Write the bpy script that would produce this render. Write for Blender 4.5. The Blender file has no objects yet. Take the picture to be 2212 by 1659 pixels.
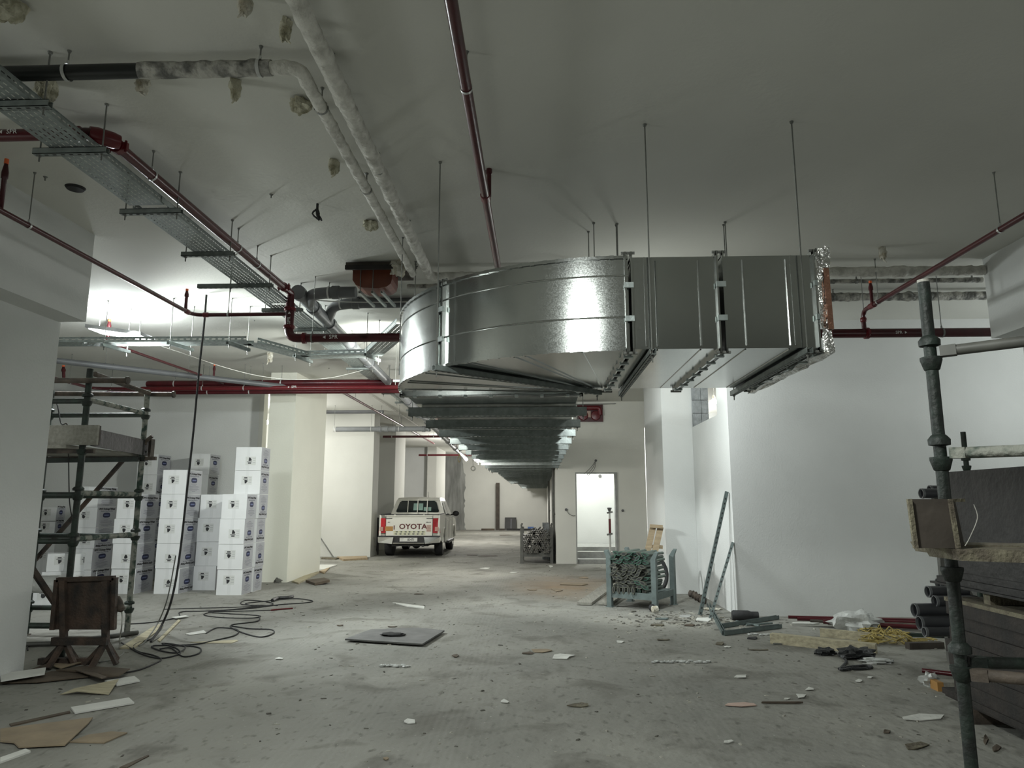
import bpy, math, random
from mathutils import Vector, Matrix, noise
random.seed(7)
R = random.random
def U(a, b): return a + (b - a) * R()
sc = bpy.context.scene
COL = sc.collection
W, H, FPX = 2212, 1659, 1534.0
PITCH = math.atan((1086 - 829.5) / FPX)
YAW = math.atan((1165 - 1106) * math.cos(PITCH) / FPX)
CH, ZC = 1.64, 4.45
# ---------------------------------------------------------------- camera
cd = bpy.data.cameras.new('camera'); cam = bpy.data.objects.new('camera', cd); COL.objects.link(cam)
cd.sensor_fit = 'HORIZONTAL'; cd.sensor_width = 36; cd.lens = 36 * FPX / W; cd.clip_start = .05; cd.clip_end = 200
cam.location = (0, 0, CH); cam.rotation_euler = (math.pi / 2 + PITCH, 0, YAW)
sc.camera = cam
# ---------------------------------------------------------------- world, exposure
wd = bpy.data.worlds.new('world'); sc.world = wd; wd.use_nodes = True
wd.node_tree.nodes['Background'].inputs[0].default_value = (.8, .9, .86, 1)
wd.node_tree.nodes['Background'].inputs[1].default_value = .02
sc.view_settings.view_transform = 'Standard'; sc.view_settings.look = 'None'
sc.view_settings.exposure = 0.0; sc.view_settings.gamma = 1; sc.view_settings.use_curve_mapping = False
sc.cycles.max_bounces = 8; sc.cycles.diffuse_bounces = 5; sc.cycles.glossy_bounces = 4
sc.cycles.sample_clamp_indirect = 6; sc.cycles.use_denoising = True
def lamp(name, loc, power, rad=.1, col=(1, 1, 1), kind='POINT', rot=None, size=None):
    d = bpy.data.lights.new(name, kind); d.energy = power; d.color = col
    if kind == 'AREA':
        d.shape = 'RECTANGLE'; d.size, d.size_y = size
    elif kind == 'SPOT':
        d.spot_size = size; d.spot_blend = .6; d.shadow_soft_size = rad
    else: d.shadow_soft_size = rad
    o = bpy.data.objects.new(name, d); COL.objects.link(o); o.location = loc
    if rot: o.rotation_euler = rot
    return o
COOL = (.93, 1, .97)
def aim(v): return Vector(v).to_track_quat('-Z', 'Y').to_euler()
L_FLOOD = lamp('flood_light', (-6.15, 9.95, 3.98), 130, kind='AREA', size=(.9, .4), rot=(math.radians(-8), math.radians(-14), 0), col=(.92, .98, 1))
L_FLOODUP = lamp('flood_glow', (-6.15, 9.9, 4.2), 200, .10, (.92, .98, 1))
L_BACK = lamp('worker_light_overhead', (-.70, 1.2, 3.9), 500, .2, (.95, 1, .95), kind='SPOT', size=math.radians(138), rot=aim((.1, .5, -1)))
L_BACK2 = lamp('fill_light_right', (6.8, .5, 1.6), 60, .6, (.95, 1, .95))  # fill lamp added out of view to lift the right wall
L_LOW = lamp('fill_light_low', (-1.8, -2.2, 1.3), 60, .5, (.95, 1, .94))  # added unseen fill near the floor, evens out the ceiling
L_BEAM = lamp('flood_beam', (-6.0, 9.85, 3.9), 2100, .3, (.93, 1, .98), kind='SPOT', size=math.radians(98), rot=aim((1, -.2, -.25)))
L_TOP = lamp('fill_light_over_duct', (1.2, 8.3, 3.35), 20, .12, (.96, 1, .95))  # hidden fill lamp, added to brighten the ceiling around the duct
L_BACK3 = lamp('fill_light_behind_left', (-8.5, 2.0, 1.4), 240, .6, (.95, 1, .96))  # added off-frame fill for the left column and ceiling
L_DUCT = lamp('work_spot_behind_duct', (1.0, 9.9, 3.3), 300, .12, (.94, 1, .99), kind='SPOT', size=math.radians(165), rot=aim((.35, 1, -.3)))
L_ELBOW = lamp('fill_spot_behind_elbow', (-1.85, 10.4, 3.45), 620, .12, (.96, 1, .94), kind='SPOT', size=math.radians(125), rot=aim((-.5, 1, .05)))  # hidden spot added to brighten the front of the cream column
L_RIGHT = lamp('site_light_right_bay', (7.6, 8.9, 3.4), 75, .3, (.94, 1, 1))
L_LEFTGAP = lamp('bulb_light_left', (-7.9, 19.2, 3.75), 420, .12, (1, 1, .95))
L_WIN = lamp('bulb_light_window', (4.2, 14.0, 3.5), 160, .09, (1, 1, .95))
L_DOOR = lamp('bulb_light_doorway', (1.2, 21.0, 3.7), 190, .08, (.97, 1, 1))
L_MID = lamp('bulb_light_middle', (-1.52, 16.9, 2.6), 210, .1, (1, .98, .92))
L_FAR = lamp('bulb_light_far', (-2.95, 30.5, 3.3), 560, .2, (1, .98, .93))
L_FAR2 = lamp('bulb_light_far_right', (-1.9, 39.5, 3.2), 400, .15, (1, .98, .93))
L_STRIP = lamp('bulb_light_side_room', (3.9, 21.4, 3.2), 260, .1, (1, 1, .98))

# ---------------------------------------------------------------- projection helper: a pixel of the photograph on a known plane
def ray(px, py):
    x = (px - W / 2) / FPX; y = -(py - H / 2) / FPX
    fy = math.cos(PITCH) - y * math.sin(PITCH); fz = math.sin(PITCH) + y * math.cos(PITCH)
    c, s = math.cos(YAW), math.sin(YAW)
    return (x * c - fy * s, x * s + fy * c, fz)
def P(px, py, ax='z', v=0.0):
    r = ray(px, py); o = (0, 0, CH); i = 'xyz'.index(ax); t = (v - o[i]) / r[i]
    return Vector([o[k] + t * r[k] for k in range(3)])
def G(px, py, z=0.0): return P(px, py, 'z', z)

# ---------------------------------------------------------------- mesh builder
UP = Vector((0, 0, 1))
def frame(d, up=UP):
    d = Vector(d).normalized(); s = d.cross(up)
    if s.length < 1e-4: s = d.cross(Vector((1, 0, 0)))
    s.normalize(); return d, s, s.cross(d)
class MB:
    def __init__(self): self.v = []; self.f = []; self.m = []; self.s = []; self.mi = 0
    def face(self, idx, smooth=False): self.f.append(tuple(idx)); self.m.append(self.mi); self.s.append(smooth)
    def mat(self, i): self.mi = i; return self
    def hexa(self, p):  # 8 points: bottom loop 4, top loop 4
        b = len(self.v); self.v += [Vector(q) for q in p]
        for q in ((3, 2, 1, 0), (4, 5, 6, 7), (0, 1, 5, 4), (1, 2, 6, 5), (2, 3, 7, 6), (3, 0, 4, 7)): self.face([b + k for k in q])
        return self
    def box(self, x0, y0, z0, x1, y1, z1):
        return self.hexa([(x0, y0, z0), (x1, y0, z0), (x1, y1, z0), (x0, y1, z0), (x0, y0, z1), (x1, y0, z1), (x1, y1, z1), (x0, y1, z1)])
    def bar(self, a, b, w, h, up=UP):
        a = Vector(a); b = Vector(b); d, s, u = frame(b - a, up); s = s * w / 2; u = u * h / 2
        return self.hexa([a - s - u, a + s - u, b + s - u, b - s - u, a - s + u, a + s + u, b + s + u, b - s + u])
    def channel(self, a, b, w, h, t=.004, up=UP, lip=True):   # C-channel, open on top
        a = Vector(a); b = Vector(b); d, s, u = frame(b - a, up)
        self.bar(a - u * (h - t) / 2, b - u * (h - t) / 2, w, t, up)
        for k in (-1, 1):
            o = s * k * (w - t) / 2; self.bar(a + o, b + o, t, h, up)
            if lip:
                o = s * k * (w / 2 - w * .12) + u * (h - t) / 2; self.bar(a + o, b + o, w * .24, t, up)
        return self
    def tube(self, pts, r, n=12, caps=True, rf=None, closed=False):
        pts = [Vector(p) for p in pts]; b0 = len(self.v); N = len(pts); prev = None
        for i, p in enumerate(pts):
            if closed: d = pts[(i + 1) % N] - pts[i - 1]
            elif i == 0: d = pts[1] - p
            elif i == N - 1: d = p - pts[i - 1]
            else: d = (pts[i + 1] - p).normalized() + (p - pts[i - 1]).normalized()
            if d.length < 1e-6: d = pts[min(i + 1, N - 1)] - pts[max(i - 1, 0)]
            d.normalize()
            if prev is None: _, s, u = frame(d)
            else:
                s = prev - d * prev.dot(d)
                if s.length < 1e-5: _, s, _ = frame(d)
                s.normalize(); u = s.cross(d)
            prev = s; rr = rf(i) if rf else r
            if callable(rr): pass
            for k in range(n):
                a = 2 * math.pi * k / n
                self.v.append(p + (s * math.cos(a) + u * math.sin(a)) * rr)
        rng = range(N if closed else N - 1)
        for i in rng:
            j = (i + 1) % N
            for k in range(n):
                k2 = (k + 1) % n
                self.face((b0 + i * n + k, b0 + j * n + k, b0 + j * n + k2, b0 + i * n + k2), True)
        if caps and not closed:
            self.face([b0 + k for k in range(n)]); self.face([b0 + (N - 1) * n + k for k in reversed(range(n))])
        return self
    def pipe(self, a, b, r, t=.006, n=16):   # hollow tube with open ends
        a = Vector(a); b = Vector(b); d, s, u = frame(b - a); b0 = len(self.v)
        for (p, rr) in ((a, r), (b, r), (b, r - t), (a, r - t)):
            for k in range(n):
                q = 2 * math.pi * k / n; self.v.append(p + (s * math.cos(q) + u * math.sin(q)) * rr)
        for i in range(4):
            j = (i + 1) % 4
            for k in range(n):
                k2 = (k + 1) % n; self.face((b0 + i * n + k, b0 + j * n + k, b0 + j * n + k2, b0 + i * n + k2), i in (0, 2))
        return self
    def prism(self, pts, off):   # polygon extruded by a vector
        off = Vector(off); b = len(self.v); n = len(pts)
        self.v += [Vector(p) for p in pts] + [Vector(p) + off for p in pts]
        self.face(list(reversed(range(b, b + n)))); self.face(range(b + n, b + 2 * n))
        for k in range(n):
            k2 = (k + 1) % n; self.face((b + k, b + k2, b + n + k2, b + n + k))
        return self
    def quad(self, *p):
        b = len(self.v); self.v += [Vector(q) for q in p]; self.face(range(b, b + len(p))); return self
    def ball(self, c, r, n=8, sq=(1, 1, 1), jit=0, seed=0):
        c = Vector(c); b = len(self.v); m = n; k = n * 2
        for i in range(1, m):
            th = math.pi * i / m
            for j in range(k):
                ph = 2 * math.pi * j / k
                q = Vector((math.sin(th) * math.cos(ph), math.sin(th) * math.sin(ph), math.cos(th)))
                rr = r * (1 + jit * noise.noise(q * 2.3 + Vector((seed, seed * 1.7, 0))))
                self.v.append(c + Vector((q.x * sq[0], q.y * sq[1], q.z * sq[2])) * rr)
        t = len(self.v); self.v += [c + Vector((0, 0, r * sq[2])), c - Vector((0, 0, r * sq[2]))]
        for i in range(m - 2):
            for j in range(k):
                j2 = (j + 1) % k; self.face((b + i * k + j, b + (i + 1) * k + j, b + (i + 1) * k + j2, b + i * k + j2), True)
        for j in range(k):
            j2 = (j + 1) % k; self.face((t, b + j, b + j2), True); self.face((t + 1, b + (m - 2) * k + j2, b + (m - 2) * k + j), True)
        return self
    def lathe(self, c, prof, axis=(0, 0, 1), n=16, caps=True):   # prof: (radius, height) pairs
        c = Vector(c); d, s, u = frame(axis); b = len(self.v)
        for (r, h) in prof:
            for k in range(n):
                a = 2 * math.pi * k / n; self.v.append(c + d * h + (s * math.cos(a) + u * math.sin(a)) * r)
        for i in range(len(prof) - 1):
            for k in range(n):
                k2 = (k + 1) % n; self.face((b + i * n + k, b + (i + 1) * n + k, b + (i + 1) * n + k2, b + i * n + k2), True)
        if caps:
            self.face([b + k for k in range(n)]); e = b + (len(prof) - 1) * n; self.face([e + k for k in reversed(range(n))])
        return self
    def build(self, name, mats, parent=None, local=False, kind=None, origin=None):
        if not isinstance(mats, (list, tuple)): mats = [mats]
        if parent is not None and not local:
            off = Vector((0, 0, 0)); q = parent
            while q: off += q.location; q = q.parent
        elif parent is None and not local:
            if origin is not None: off = Vector(origin)
            else:
                xs = [p.x for p in self.v]; ys = [p.y for p in self.v]; zs = [p.z for p in self.v]
                off = Vector(((min(xs) + max(xs)) / 2, (min(ys) + max(ys)) / 2, min(zs)))
        else: off = Vector((0, 0, 0))
        me = bpy.data.meshes.new(name)
        me.from_pydata([tuple(p - off) for p in self.v], [], self.f)
        for m in mats: me.materials.append(m)
        me.polygons.foreach_set('material_index', self.m); me.polygons.foreach_set('use_smooth', self.s)
        me.validate(); me.update()
        if any(self.s): me.set_sharp_from_angle(angle=math.radians(42))
        o = bpy.data.objects.new(name, me); COL.objects.link(o)
        if parent is not None: o.parent = parent
        elif not local: o.location = off
        if kind: o['kind'] = kind
        return o
def tag(o, label, cat, group=None, kind=None):
    o['label'] = label; o['category'] = cat
    if group: o['group'] = group
    if kind: o['kind'] = kind
    return o
def thing(name, label, cat, loc=(0, 0, 0), group=None, rz=0, rot=None):
    o = bpy.data.objects.new(name, None); COL.objects.link(o); o.location = loc; o.rotation_euler = rot or (0, 0, rz)
    o.empty_display_size = .1; return tag(o, label, cat, group)
def dup(root, loc, rz=None, label=None, group=None, rot=None):
    r = root.copy(); COL.objects.link(r); r.location = loc
    if rz is not None: r.rotation_euler = (0, 0, rz)
    if rot is not None: r.rotation_euler = rot
    if label: r['label'] = label
    if group: r['group'] = group
    for ch in list(root.children):
        c = ch.copy(); COL.objects.link(c); c.parent = r
        for g in list(ch.children):
            d = g.copy(); COL.objects.link(d); d.parent = c
    return r
def smooth(pts, n=6, closed=False):
    pts = [Vector(p) for p in pts]; out = []; N = len(pts)
    for i in range(N if closed else N - 1):
        if closed: a, b, c, d = pts[i - 1], pts[i], pts[(i + 1) % N], pts[(i + 2) % N]
        else: a, b, c, d = pts[max(i - 1, 0)], pts[i], pts[i + 1], pts[min(i + 2, N - 1)]
        for k in range(n):
            t = k / n
            out.append(.5 * ((2 * b) + (c - a) * t + (2 * a - 5 * b + 4 * c - d) * t * t + (3 * b - 3 * c + d - a) * t ** 3))
    if not closed: out.append(pts[-1])
    return out
def bend(pts, r, n=5):   # polyline with rounded corners
    pts = [Vector(p) for p in pts]; out = [pts[0]]
    for i in range(1, len(pts) - 1):
        a = (pts[i - 1] - pts[i]); b = (pts[i + 1] - pts[i]); rr = min(r, a.length * .45, b.length * .45)
        p = pts[i] + a.normalized() * rr; q = pts[i] + b.normalized() * rr
        for k in range(n + 1):
            t = k / n; out.append(p.lerp(pts[i], t).lerp(pts[i].lerp(q, t), t))
    out.append(pts[-1]); return out
TXT = {}
def text_mesh(s, size, bold=0.0, name='lettering'):
    c = bpy.data.curves.new(name, 'FONT'); c.body = s; c.size = size; c.align_x = 'CENTER'; c.align_y = 'CENTER'
    c.offset = bold; c.resolution_u = 2; c.extrude = .0006
    o = bpy.data.objects.new(name, c); COL.objects.link(o)
    bpy.context.view_layer.update()
    me = bpy.data.meshes.new_from_object(o.evaluated_get(bpy.context.evaluated_depsgraph_get()))
    bpy.data.objects.remove(o); return me
def add_text(mb, s, size, mat4, bold=0.0, sx=1.0):
    key = (s, size, bold)
    if key not in TXT: TXT[key] = text_mesh(s, size, bold)
    me = TXT[key]; b = len(mb.v)
    for v in me.vertices: mb.v.append(mat4 @ Vector((v.co.x * sx, v.co.y, v.co.z)))
    for p in me.polygons: mb.face([b + k for k in p.vertices])
def basis(origin, xdir, ydir):   # matrix whose local x,y lie along given directions
    x = Vector(xdir).normalized(); y = Vector(ydir).normalized(); z = x.cross(y)
    m = Matrix((x, y, z)).transposed().to_4x4(); m.translation = Vector(origin); return m

# ---------------------------------------------------------------- materials
def mat(name, col, rough=.6, metal=0.0, var=.15, scale=6.0, bump=0.0, bscale=None, col2=None, spec=.5, detail=4, mask=(.4, .6), stretch=None, emit=None, dist=.02):
    m = bpy.data.materials.new(name); m.use_nodes = True; nt = m.node_tree; N = nt.nodes; Lk = nt.links
    b = N['Principled BSDF']; b.inputs['Roughness'].default_value = rough; b.inputs['Metallic'].default_value = metal
    b.inputs['Specular IOR Level'].default_value = spec
    tc = N.new('ShaderNodeTexCoord'); src = tc.outputs['Object']
    if stretch:
        mp = N.new('ShaderNodeMapping'); mp.inputs['Scale'].default_value = stretch; Lk.new(src, mp.inputs[0]); src = mp.outputs[0]
    nz = N.new('ShaderNodeTexNoise'); nz.inputs['Scale'].default_value = scale; nz.inputs['Detail'].default_value = detail; Lk.new(src, nz.inputs['Vector'])
    rp = N.new('ShaderNodeValToRGB'); Lk.new(nz.outputs['Fac'], rp.inputs[0])
    c2 = col2 or [c * (1 - var) for c in col]; c1 = col if col2 else [min(1, c * (1 + var)) for c in col]
    rp.color_ramp.elements[0].position = mask[0]; rp.color_ramp.elements[1].position = mask[1]
    if not col2: rp.color_ramp.elements[0].position = .3; rp.color_ramp.elements[1].position = .7
    rp.color_ramp.elements[0].color = (*c2, 1); rp.color_ramp.elements[1].color = (*c1, 1)
    Lk.new(rp.outputs[0], b.inputs['Base Color'])
    if bump:
        n2 = N.new('ShaderNodeTexNoise'); n2.inputs['Scale'].default_value = bscale or scale * 4; n2.inputs['Detail'].default_value = 3; Lk.new(src, n2.inputs['Vector'])
        bp = N.new('ShaderNodeBump'); bp.inputs['Strength'].default_value = bump; bp.inputs['Distance'].default_value = dist
        Lk.new(n2.outputs['Fac'], bp.inputs['Height']); Lk.new(bp.outputs[0], b.inputs['Normal'])
    if emit:
        b.inputs['Emission Color'].default_value = (*emit[0], 1); b.inputs['Emission Strength'].default_value = emit[1]
    return m
M = {}
M['plaster'] = mat('plaster', (.60, .61, .595), .85, var=.05, scale=.9, bump=.15, bscale=40)
M['plaster_l'] = mat('plaster_cream', (.57, .57, .53), .85, var=.05, scale=.8, bump=.12, bscale=30)
M['cream'] = mat('cream_column_paint', (.74, .74, .655), .85, var=.04, scale=.8, bump=.12, bscale=30)
M['doorw'] = mat('brightened_door_wall', (.72, .715, .66), .85, var=.05, scale=.8, bump=.12, bscale=30)  # wall plaster lightened in colour to make up for weak lamplight
M['ceil'] = mat('ceiling_paint', (.60, .60, .555), .9, var=.05, scale=.55, bump=.35, bscale=30, dist=.006)
M['rawconc'] = mat('raw_concrete', (.26, .265, .25), .9, var=.35, scale=1.6, bump=.4, bscale=12, stretch=(3, 3, .5))
M['block'] = mat('rough_block', (.23, .245, .25), .95, var=.25, scale=9, bump=.9, bscale=30)
M['step'] = mat('step_concrete', (.34, .345, .33), .9, var=.15, scale=6, bump=.4)
M['red'] = mat('red_pipe_paint', (.06, .006, .009), .3, var=.25, scale=5, bump=.05)
M['redhi'] = mat('red_clamp_paint', (.12, .010, .014), .32, var=.1, scale=8)
M['orange'] = mat('orange_cap', (.9, .17, .05), .5, var=.05)
M['white'] = mat('white_print', (.72, .72, .70), .6, var=.03)
M['pvc'] = mat('grey_pvc', (.115, .12, .125), .42, var=.12, scale=4)
M['pvcl'] = mat('light_grey_pvc', (.20, .21, .215), .42, var=.12, scale=4)
M['pvcd'] = mat('dark_plastic_pipe', (.035, .036, .04), .4, var=.15)
M['blackpipe'] = mat('black_pipe', (.012, .014, .013), .35, var=.2)
M['wrap'] = mat('insulation_wrap', (.70, .69, .64), .75, col2=(.46, .45, .41), scale=9, mask=(.34, .58), bump=.9, bscale=22, dist=.03)
M['wrapd'] = mat('dirty_wrap', (.46, .45, .41), .8, col2=(.13, .13, .12), scale=11, mask=(.38, .6), bump=.9, bscale=20, dist=.03)
M['foam'] = mat('foam_plug', (.62, .60, .48), .9, col2=(.32, .30, .21), scale=14, mask=(.36, .6), bump=1, bscale=30, dist=.03)
M['foamw'] = mat('white_foam_plug', (.62, .60, .53), .9, col2=(.40, .36, .27), scale=14, mask=(.35, .55), bump=1, bscale=30, dist=.03)
M['chan'] = mat('galvanised_channel', (.21, .235, .225), .5, metal=.4, var=.2, scale=14, bump=.1)
M['chanl'] = mat('bright_channel', (.42, .47, .46), .38, metal=.6, var=.15, scale=14, bump=.1)
M['tray'] = mat('galvanised_tray', (.25, .28, .27), .5, metal=.5, var=.25, scale=20, bump=.1)
M['rod'] = mat('threaded_rod', (.21, .215, .20), .5, metal=.5, var=.1, scale=30, bump=.4, bscale=300)
M['steel'] = mat('bright_steel', (.62, .63, .63), .25, metal=.9, var=.1, scale=20)
M['dark'] = mat('dark_void', (.02, .02, .02), .8, var=.1)
M['rubber'] = mat('black_rubber', (.022, .022, .023), .7, var=.2, scale=12, bump=.2)
M['ring'] = mat('steel_ring', (.55, .56, .55), .35, metal=.4, var=.1)
M['brownply'] = mat('brown_plywood', (.055, .045, .036), .8, var=.3, scale=5, stretch=(1, 8, 1), bump=.2)
M['orangewood'] = mat('orange_sleeve', (.20, .05, .02), .5, col2=(.06, .014, .01), scale=3, mask=(.3, .7))
M['wood'] = mat('pine', (.36, .28, .18), .8, var=.22, scale=3, stretch=(1, 9, 9), bump=.25)
M['woodg'] = mat('grey_plank', (.27, .26, .225), .85, var=.2, scale=3, stretch=(9, 1, 9), bump=.3)
M['woodl'] = mat('weathered_beam', (.40, .36, .25), .85, var=.28, scale=4, stretch=(1, 7, 7), bump=.35)
M['ply'] = mat('plywood', (.34, .27, .16), .8, var=.25, scale=2.5, stretch=(1, 5, 1), bump=.2)
M['plyd'] = mat('dark_film_plywood', (.013, .012, .012), .55, col2=(.005, .005, .005), scale=5, mask=(.4, .65), bump=.3)
M['plyb'] = mat('brown_film_plywood', (.020, .015, .012), .7, col2=(.008, .007, .006), scale=7, mask=(.35, .65), bump=.3)
M['edge'] = mat('pale_board_edge', (.17, .155, .105), .85, col2=(.09, .075, .055), scale=12, mask=(.35, .65), bump=.6)
M['green_shade'] = mat('shaded_green_scaffold', (.010, .018, .013), .6, col2=(.005, .006, .005), scale=10, mask=(.35, .6), bump=.3)  # scaffold green darkened: shade of the right corner sits in the colour
M['rust'] = mat('rusty_steel', (.085, .055, .04), .75, col2=(.022, .02, .018), scale=6, mask=(.35, .65), bump=.5, bscale=40)
M['rustl'] = mat('rusty_tube', (.10, .078, .06), .75, col2=(.035, .028, .023), scale=7, mask=(.35, .65), bump=.4)
M['green'] = mat('green_scaffold', (.016, .030, .021), .6, col2=(.008, .010, .008), scale=10, mask=(.35, .6), bump=.3)
M['greenl'] = mat('plaster_splashed_green_scaffold', (.22, .225, .195), .8, col2=(.025, .048, .036), scale=11, mask=(.42, .56), bump=.6, bscale=40)
M['ledger'] = mat('pale_green_ledger', (.12, .15, .13), .6, var=.25, scale=6, bump=.2)
M['blade'] = mat('green_blade', (.035, .085, .06), .55, var=.35, scale=9, bump=.2)
M['bladeb'] = mat('brown_green_blade', (.075, .078, .06), .65, var=.35, scale=9, bump=.2)
M['stil'] = mat('stillage_steel', (.115, .145, .14), .6, var=.18, scale=9, bump=.2)
M['stild'] = mat('dark_stillage_steel', (.10, .10, .09), .7, var=.2, scale=9, bump=.2)
M['tubed'] = mat('dark_steel_tube', (.09, .09, .08), .5, var=.3, scale=6)
M['tubee'] = mat('tube_end_rim', (.30, .29, .26), .6, var=.2)
M['carton'] = mat('white_carton', (.70, .71, .71), .75, var=.03, scale=3, bump=.05)
M['tape'] = mat('carton_tape', (.655, .665, .665), .5, var=.02)
M['cartong'] = mat('carton_print_grey', (.17, .175, .20), .7, var=.05)
M['carton_shade'] = mat('shaded_carton_side', (.36, .365, .385), .75, var=.04, scale=3)  # carton white darkened, so the unlit side's shade is in the colour
M['navy'] = mat('navy_print', (.012, .016, .06), .6, var=.05)
M['ink'] = mat('black_print', (.02, .02, .022), .6, var=.05)
M['bluel'] = mat('pale_blue_print', (.15, .18, .33), .6, var=.05)
M['stick'] = mat('sticker_paper', (.60, .61, .59), .7, var=.05)
M['card'] = mat('cardboard', (.30, .235, .155), .85, col2=(.20, .16, .11), scale=4, mask=(.3, .7), bump=.2)
M['cardd'] = mat('dark_cardboard', (.11, .085, .06), .85, col2=(.06, .045, .033), scale=4, mask=(.3, .7), bump=.2)
M['paper'] = mat('paper_scrap', (.60, .60, .56), .85, var=.12, scale=8, bump=.3)
M['gyp'] = mat('white_board_strip', (.62, .62, .585), .85, var=.06, scale=5)
M['greyb'] = mat('grey_sheet', (.155, .155, .15), .75, col2=(.10, .10, .098), scale=5, mask=(.3, .7), bump=.2)
M['rock'] = mat('grey_rock', (.13, .13, .115), .95, var=.35, scale=9, bump=.8)
M['crumb'] = mat('debris_crumb', (.30, .29, .25), .9, var=.5, scale=3)
M['crumbd'] = mat('dark_debris_crumb', (.10, .095, .08), .9, var=.5, scale=3)
M['yellow'] = mat('yellow_rope', (.38, .30, .10), .8, var=.25, scale=30)
M['plastic'] = mat('milky_plastic', (.50, .51, .49), .35, var=.12, scale=6, bump=.6)
M['blackbag'] = mat('black_bag', (.02, .021, .022), .4, var=.3, bump=.6, scale=9)
M['blue'] = mat('blue_sheet', (.06, .12, .30), .6, var=.2)
M['carw'] = mat('white_car_paint', (.66, .65, .59), .28, var=.03, scale=2)
M['glass'] = mat('dark_car_glass', (.012, .018, .018), .08, var=.1)
M['glassr'] = mat('pale_glass_reflection', (.22, .33, .29), .1, var=.1)
M['lampr'] = mat('red_tail_lamp', (.36, .012, .018), .15, var=.1)
M['lampc'] = mat('clear_lamp', (.45, .26, .22), .15, var=.2)
M['chrome'] = mat('chrome', (.72, .72, .70), .12, metal=1, var=.03)
M['black'] = mat('black_trim', (.018, .018, .019), .5, var=.1)
M['letter'] = mat('maroon_lettering', (.085, .012, .012), .5, var=.05)
M['osticker'] = mat('orange_sticker', (.36, .19, .055), .6, var=.1)
M['psticker'] = mat('peach_sticker', (.50, .36, .30), .6, var=.1)
M['chev'] = mat('pale_yellow_reflector', (.55, .56, .36), .5, var=.05)
M['plate'] = mat('number_plate', (.60, .60, .57), .5, var=.03)
M['bulb'] = mat('lit_bulb', (1, 1, 1), .5, emit=((1, 1, .97), 14))
M['ledp'] = mat('lit_led_panel', (1, 1, 1), .5, emit=((.93, .98, 1), 18))
M['ldark'] = mat('lamp_housing', (.10, .10, .10), .5, var=.1)
M['copper'] = mat('copper_tape', (.45, .24, .17), .28, metal=.8, var=.2, bump=.6, bscale=30)
M['foil'] = mat('foil_wrap', (.72, .72, .70), .22, metal=.95, var=.1, bump=.9, bscale=25, dist=.03)

def mat_galv():
    m = mat('galvanised_duct_sheet', (.50, .52, .51), .27, metal=1.0, var=.05, scale=2.2)
    nt = m.node_tree; N = nt.nodes; Lk = nt.links; b = N['Principled BSDF']; tc = N['Texture Coordinate']
    vo = N.new('ShaderNodeTexVoronoi'); vo.inputs['Scale'].default_value = 150; Lk.new(tc.outputs['Object'], vo.inputs['Vector'])
    # every zinc crystal scatters a little differently
    mr = N.new('ShaderNodeMapRange'); mr.inputs['To Min'].default_value = .13; mr.inputs['To Max'].default_value = .21
    Lk.new(vo.outputs['Color'], mr.inputs['Value']); Lk.new(mr.outputs[0], b.inputs['Roughness'])
    sx = N.new('ShaderNodeTexNoise'); sx.inputs['Scale'].default_value = 150; sx.inputs['Detail'].default_value = 1; Lk.new(tc.outputs['Object'], sx.inputs['Vector'])
    n2 = N.new('ShaderNodeTexNoise'); n2.inputs['Scale'].default_value = 1.3; n2.inputs['Detail'].default_value = 1; Lk.new(tc.outputs['Object'], n2.inputs['Vector'])
    mu = N.new('ShaderNodeMath'); mu.operation = 'MULTIPLY'; mu.inputs[1].default_value = 30; Lk.new(n2.outputs['Fac'], mu.inputs[0])
    ad = N.new('ShaderNodeMath'); ad.operation = 'ADD'; Lk.new(sx.outputs['Fac'], ad.inputs[0]); Lk.new(mu.outputs[0], ad.inputs[1])
    bp = N.new('ShaderNodeBump'); bp.inputs['Strength'].default_value = .3; bp.inputs['Distance'].default_value = .00025
    Lk.new(ad.outputs[0], bp.inputs['Height']); Lk.new(bp.outputs[0], b.inputs['Normal'])
    return m
M['galv'] = mat_galv()

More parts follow.
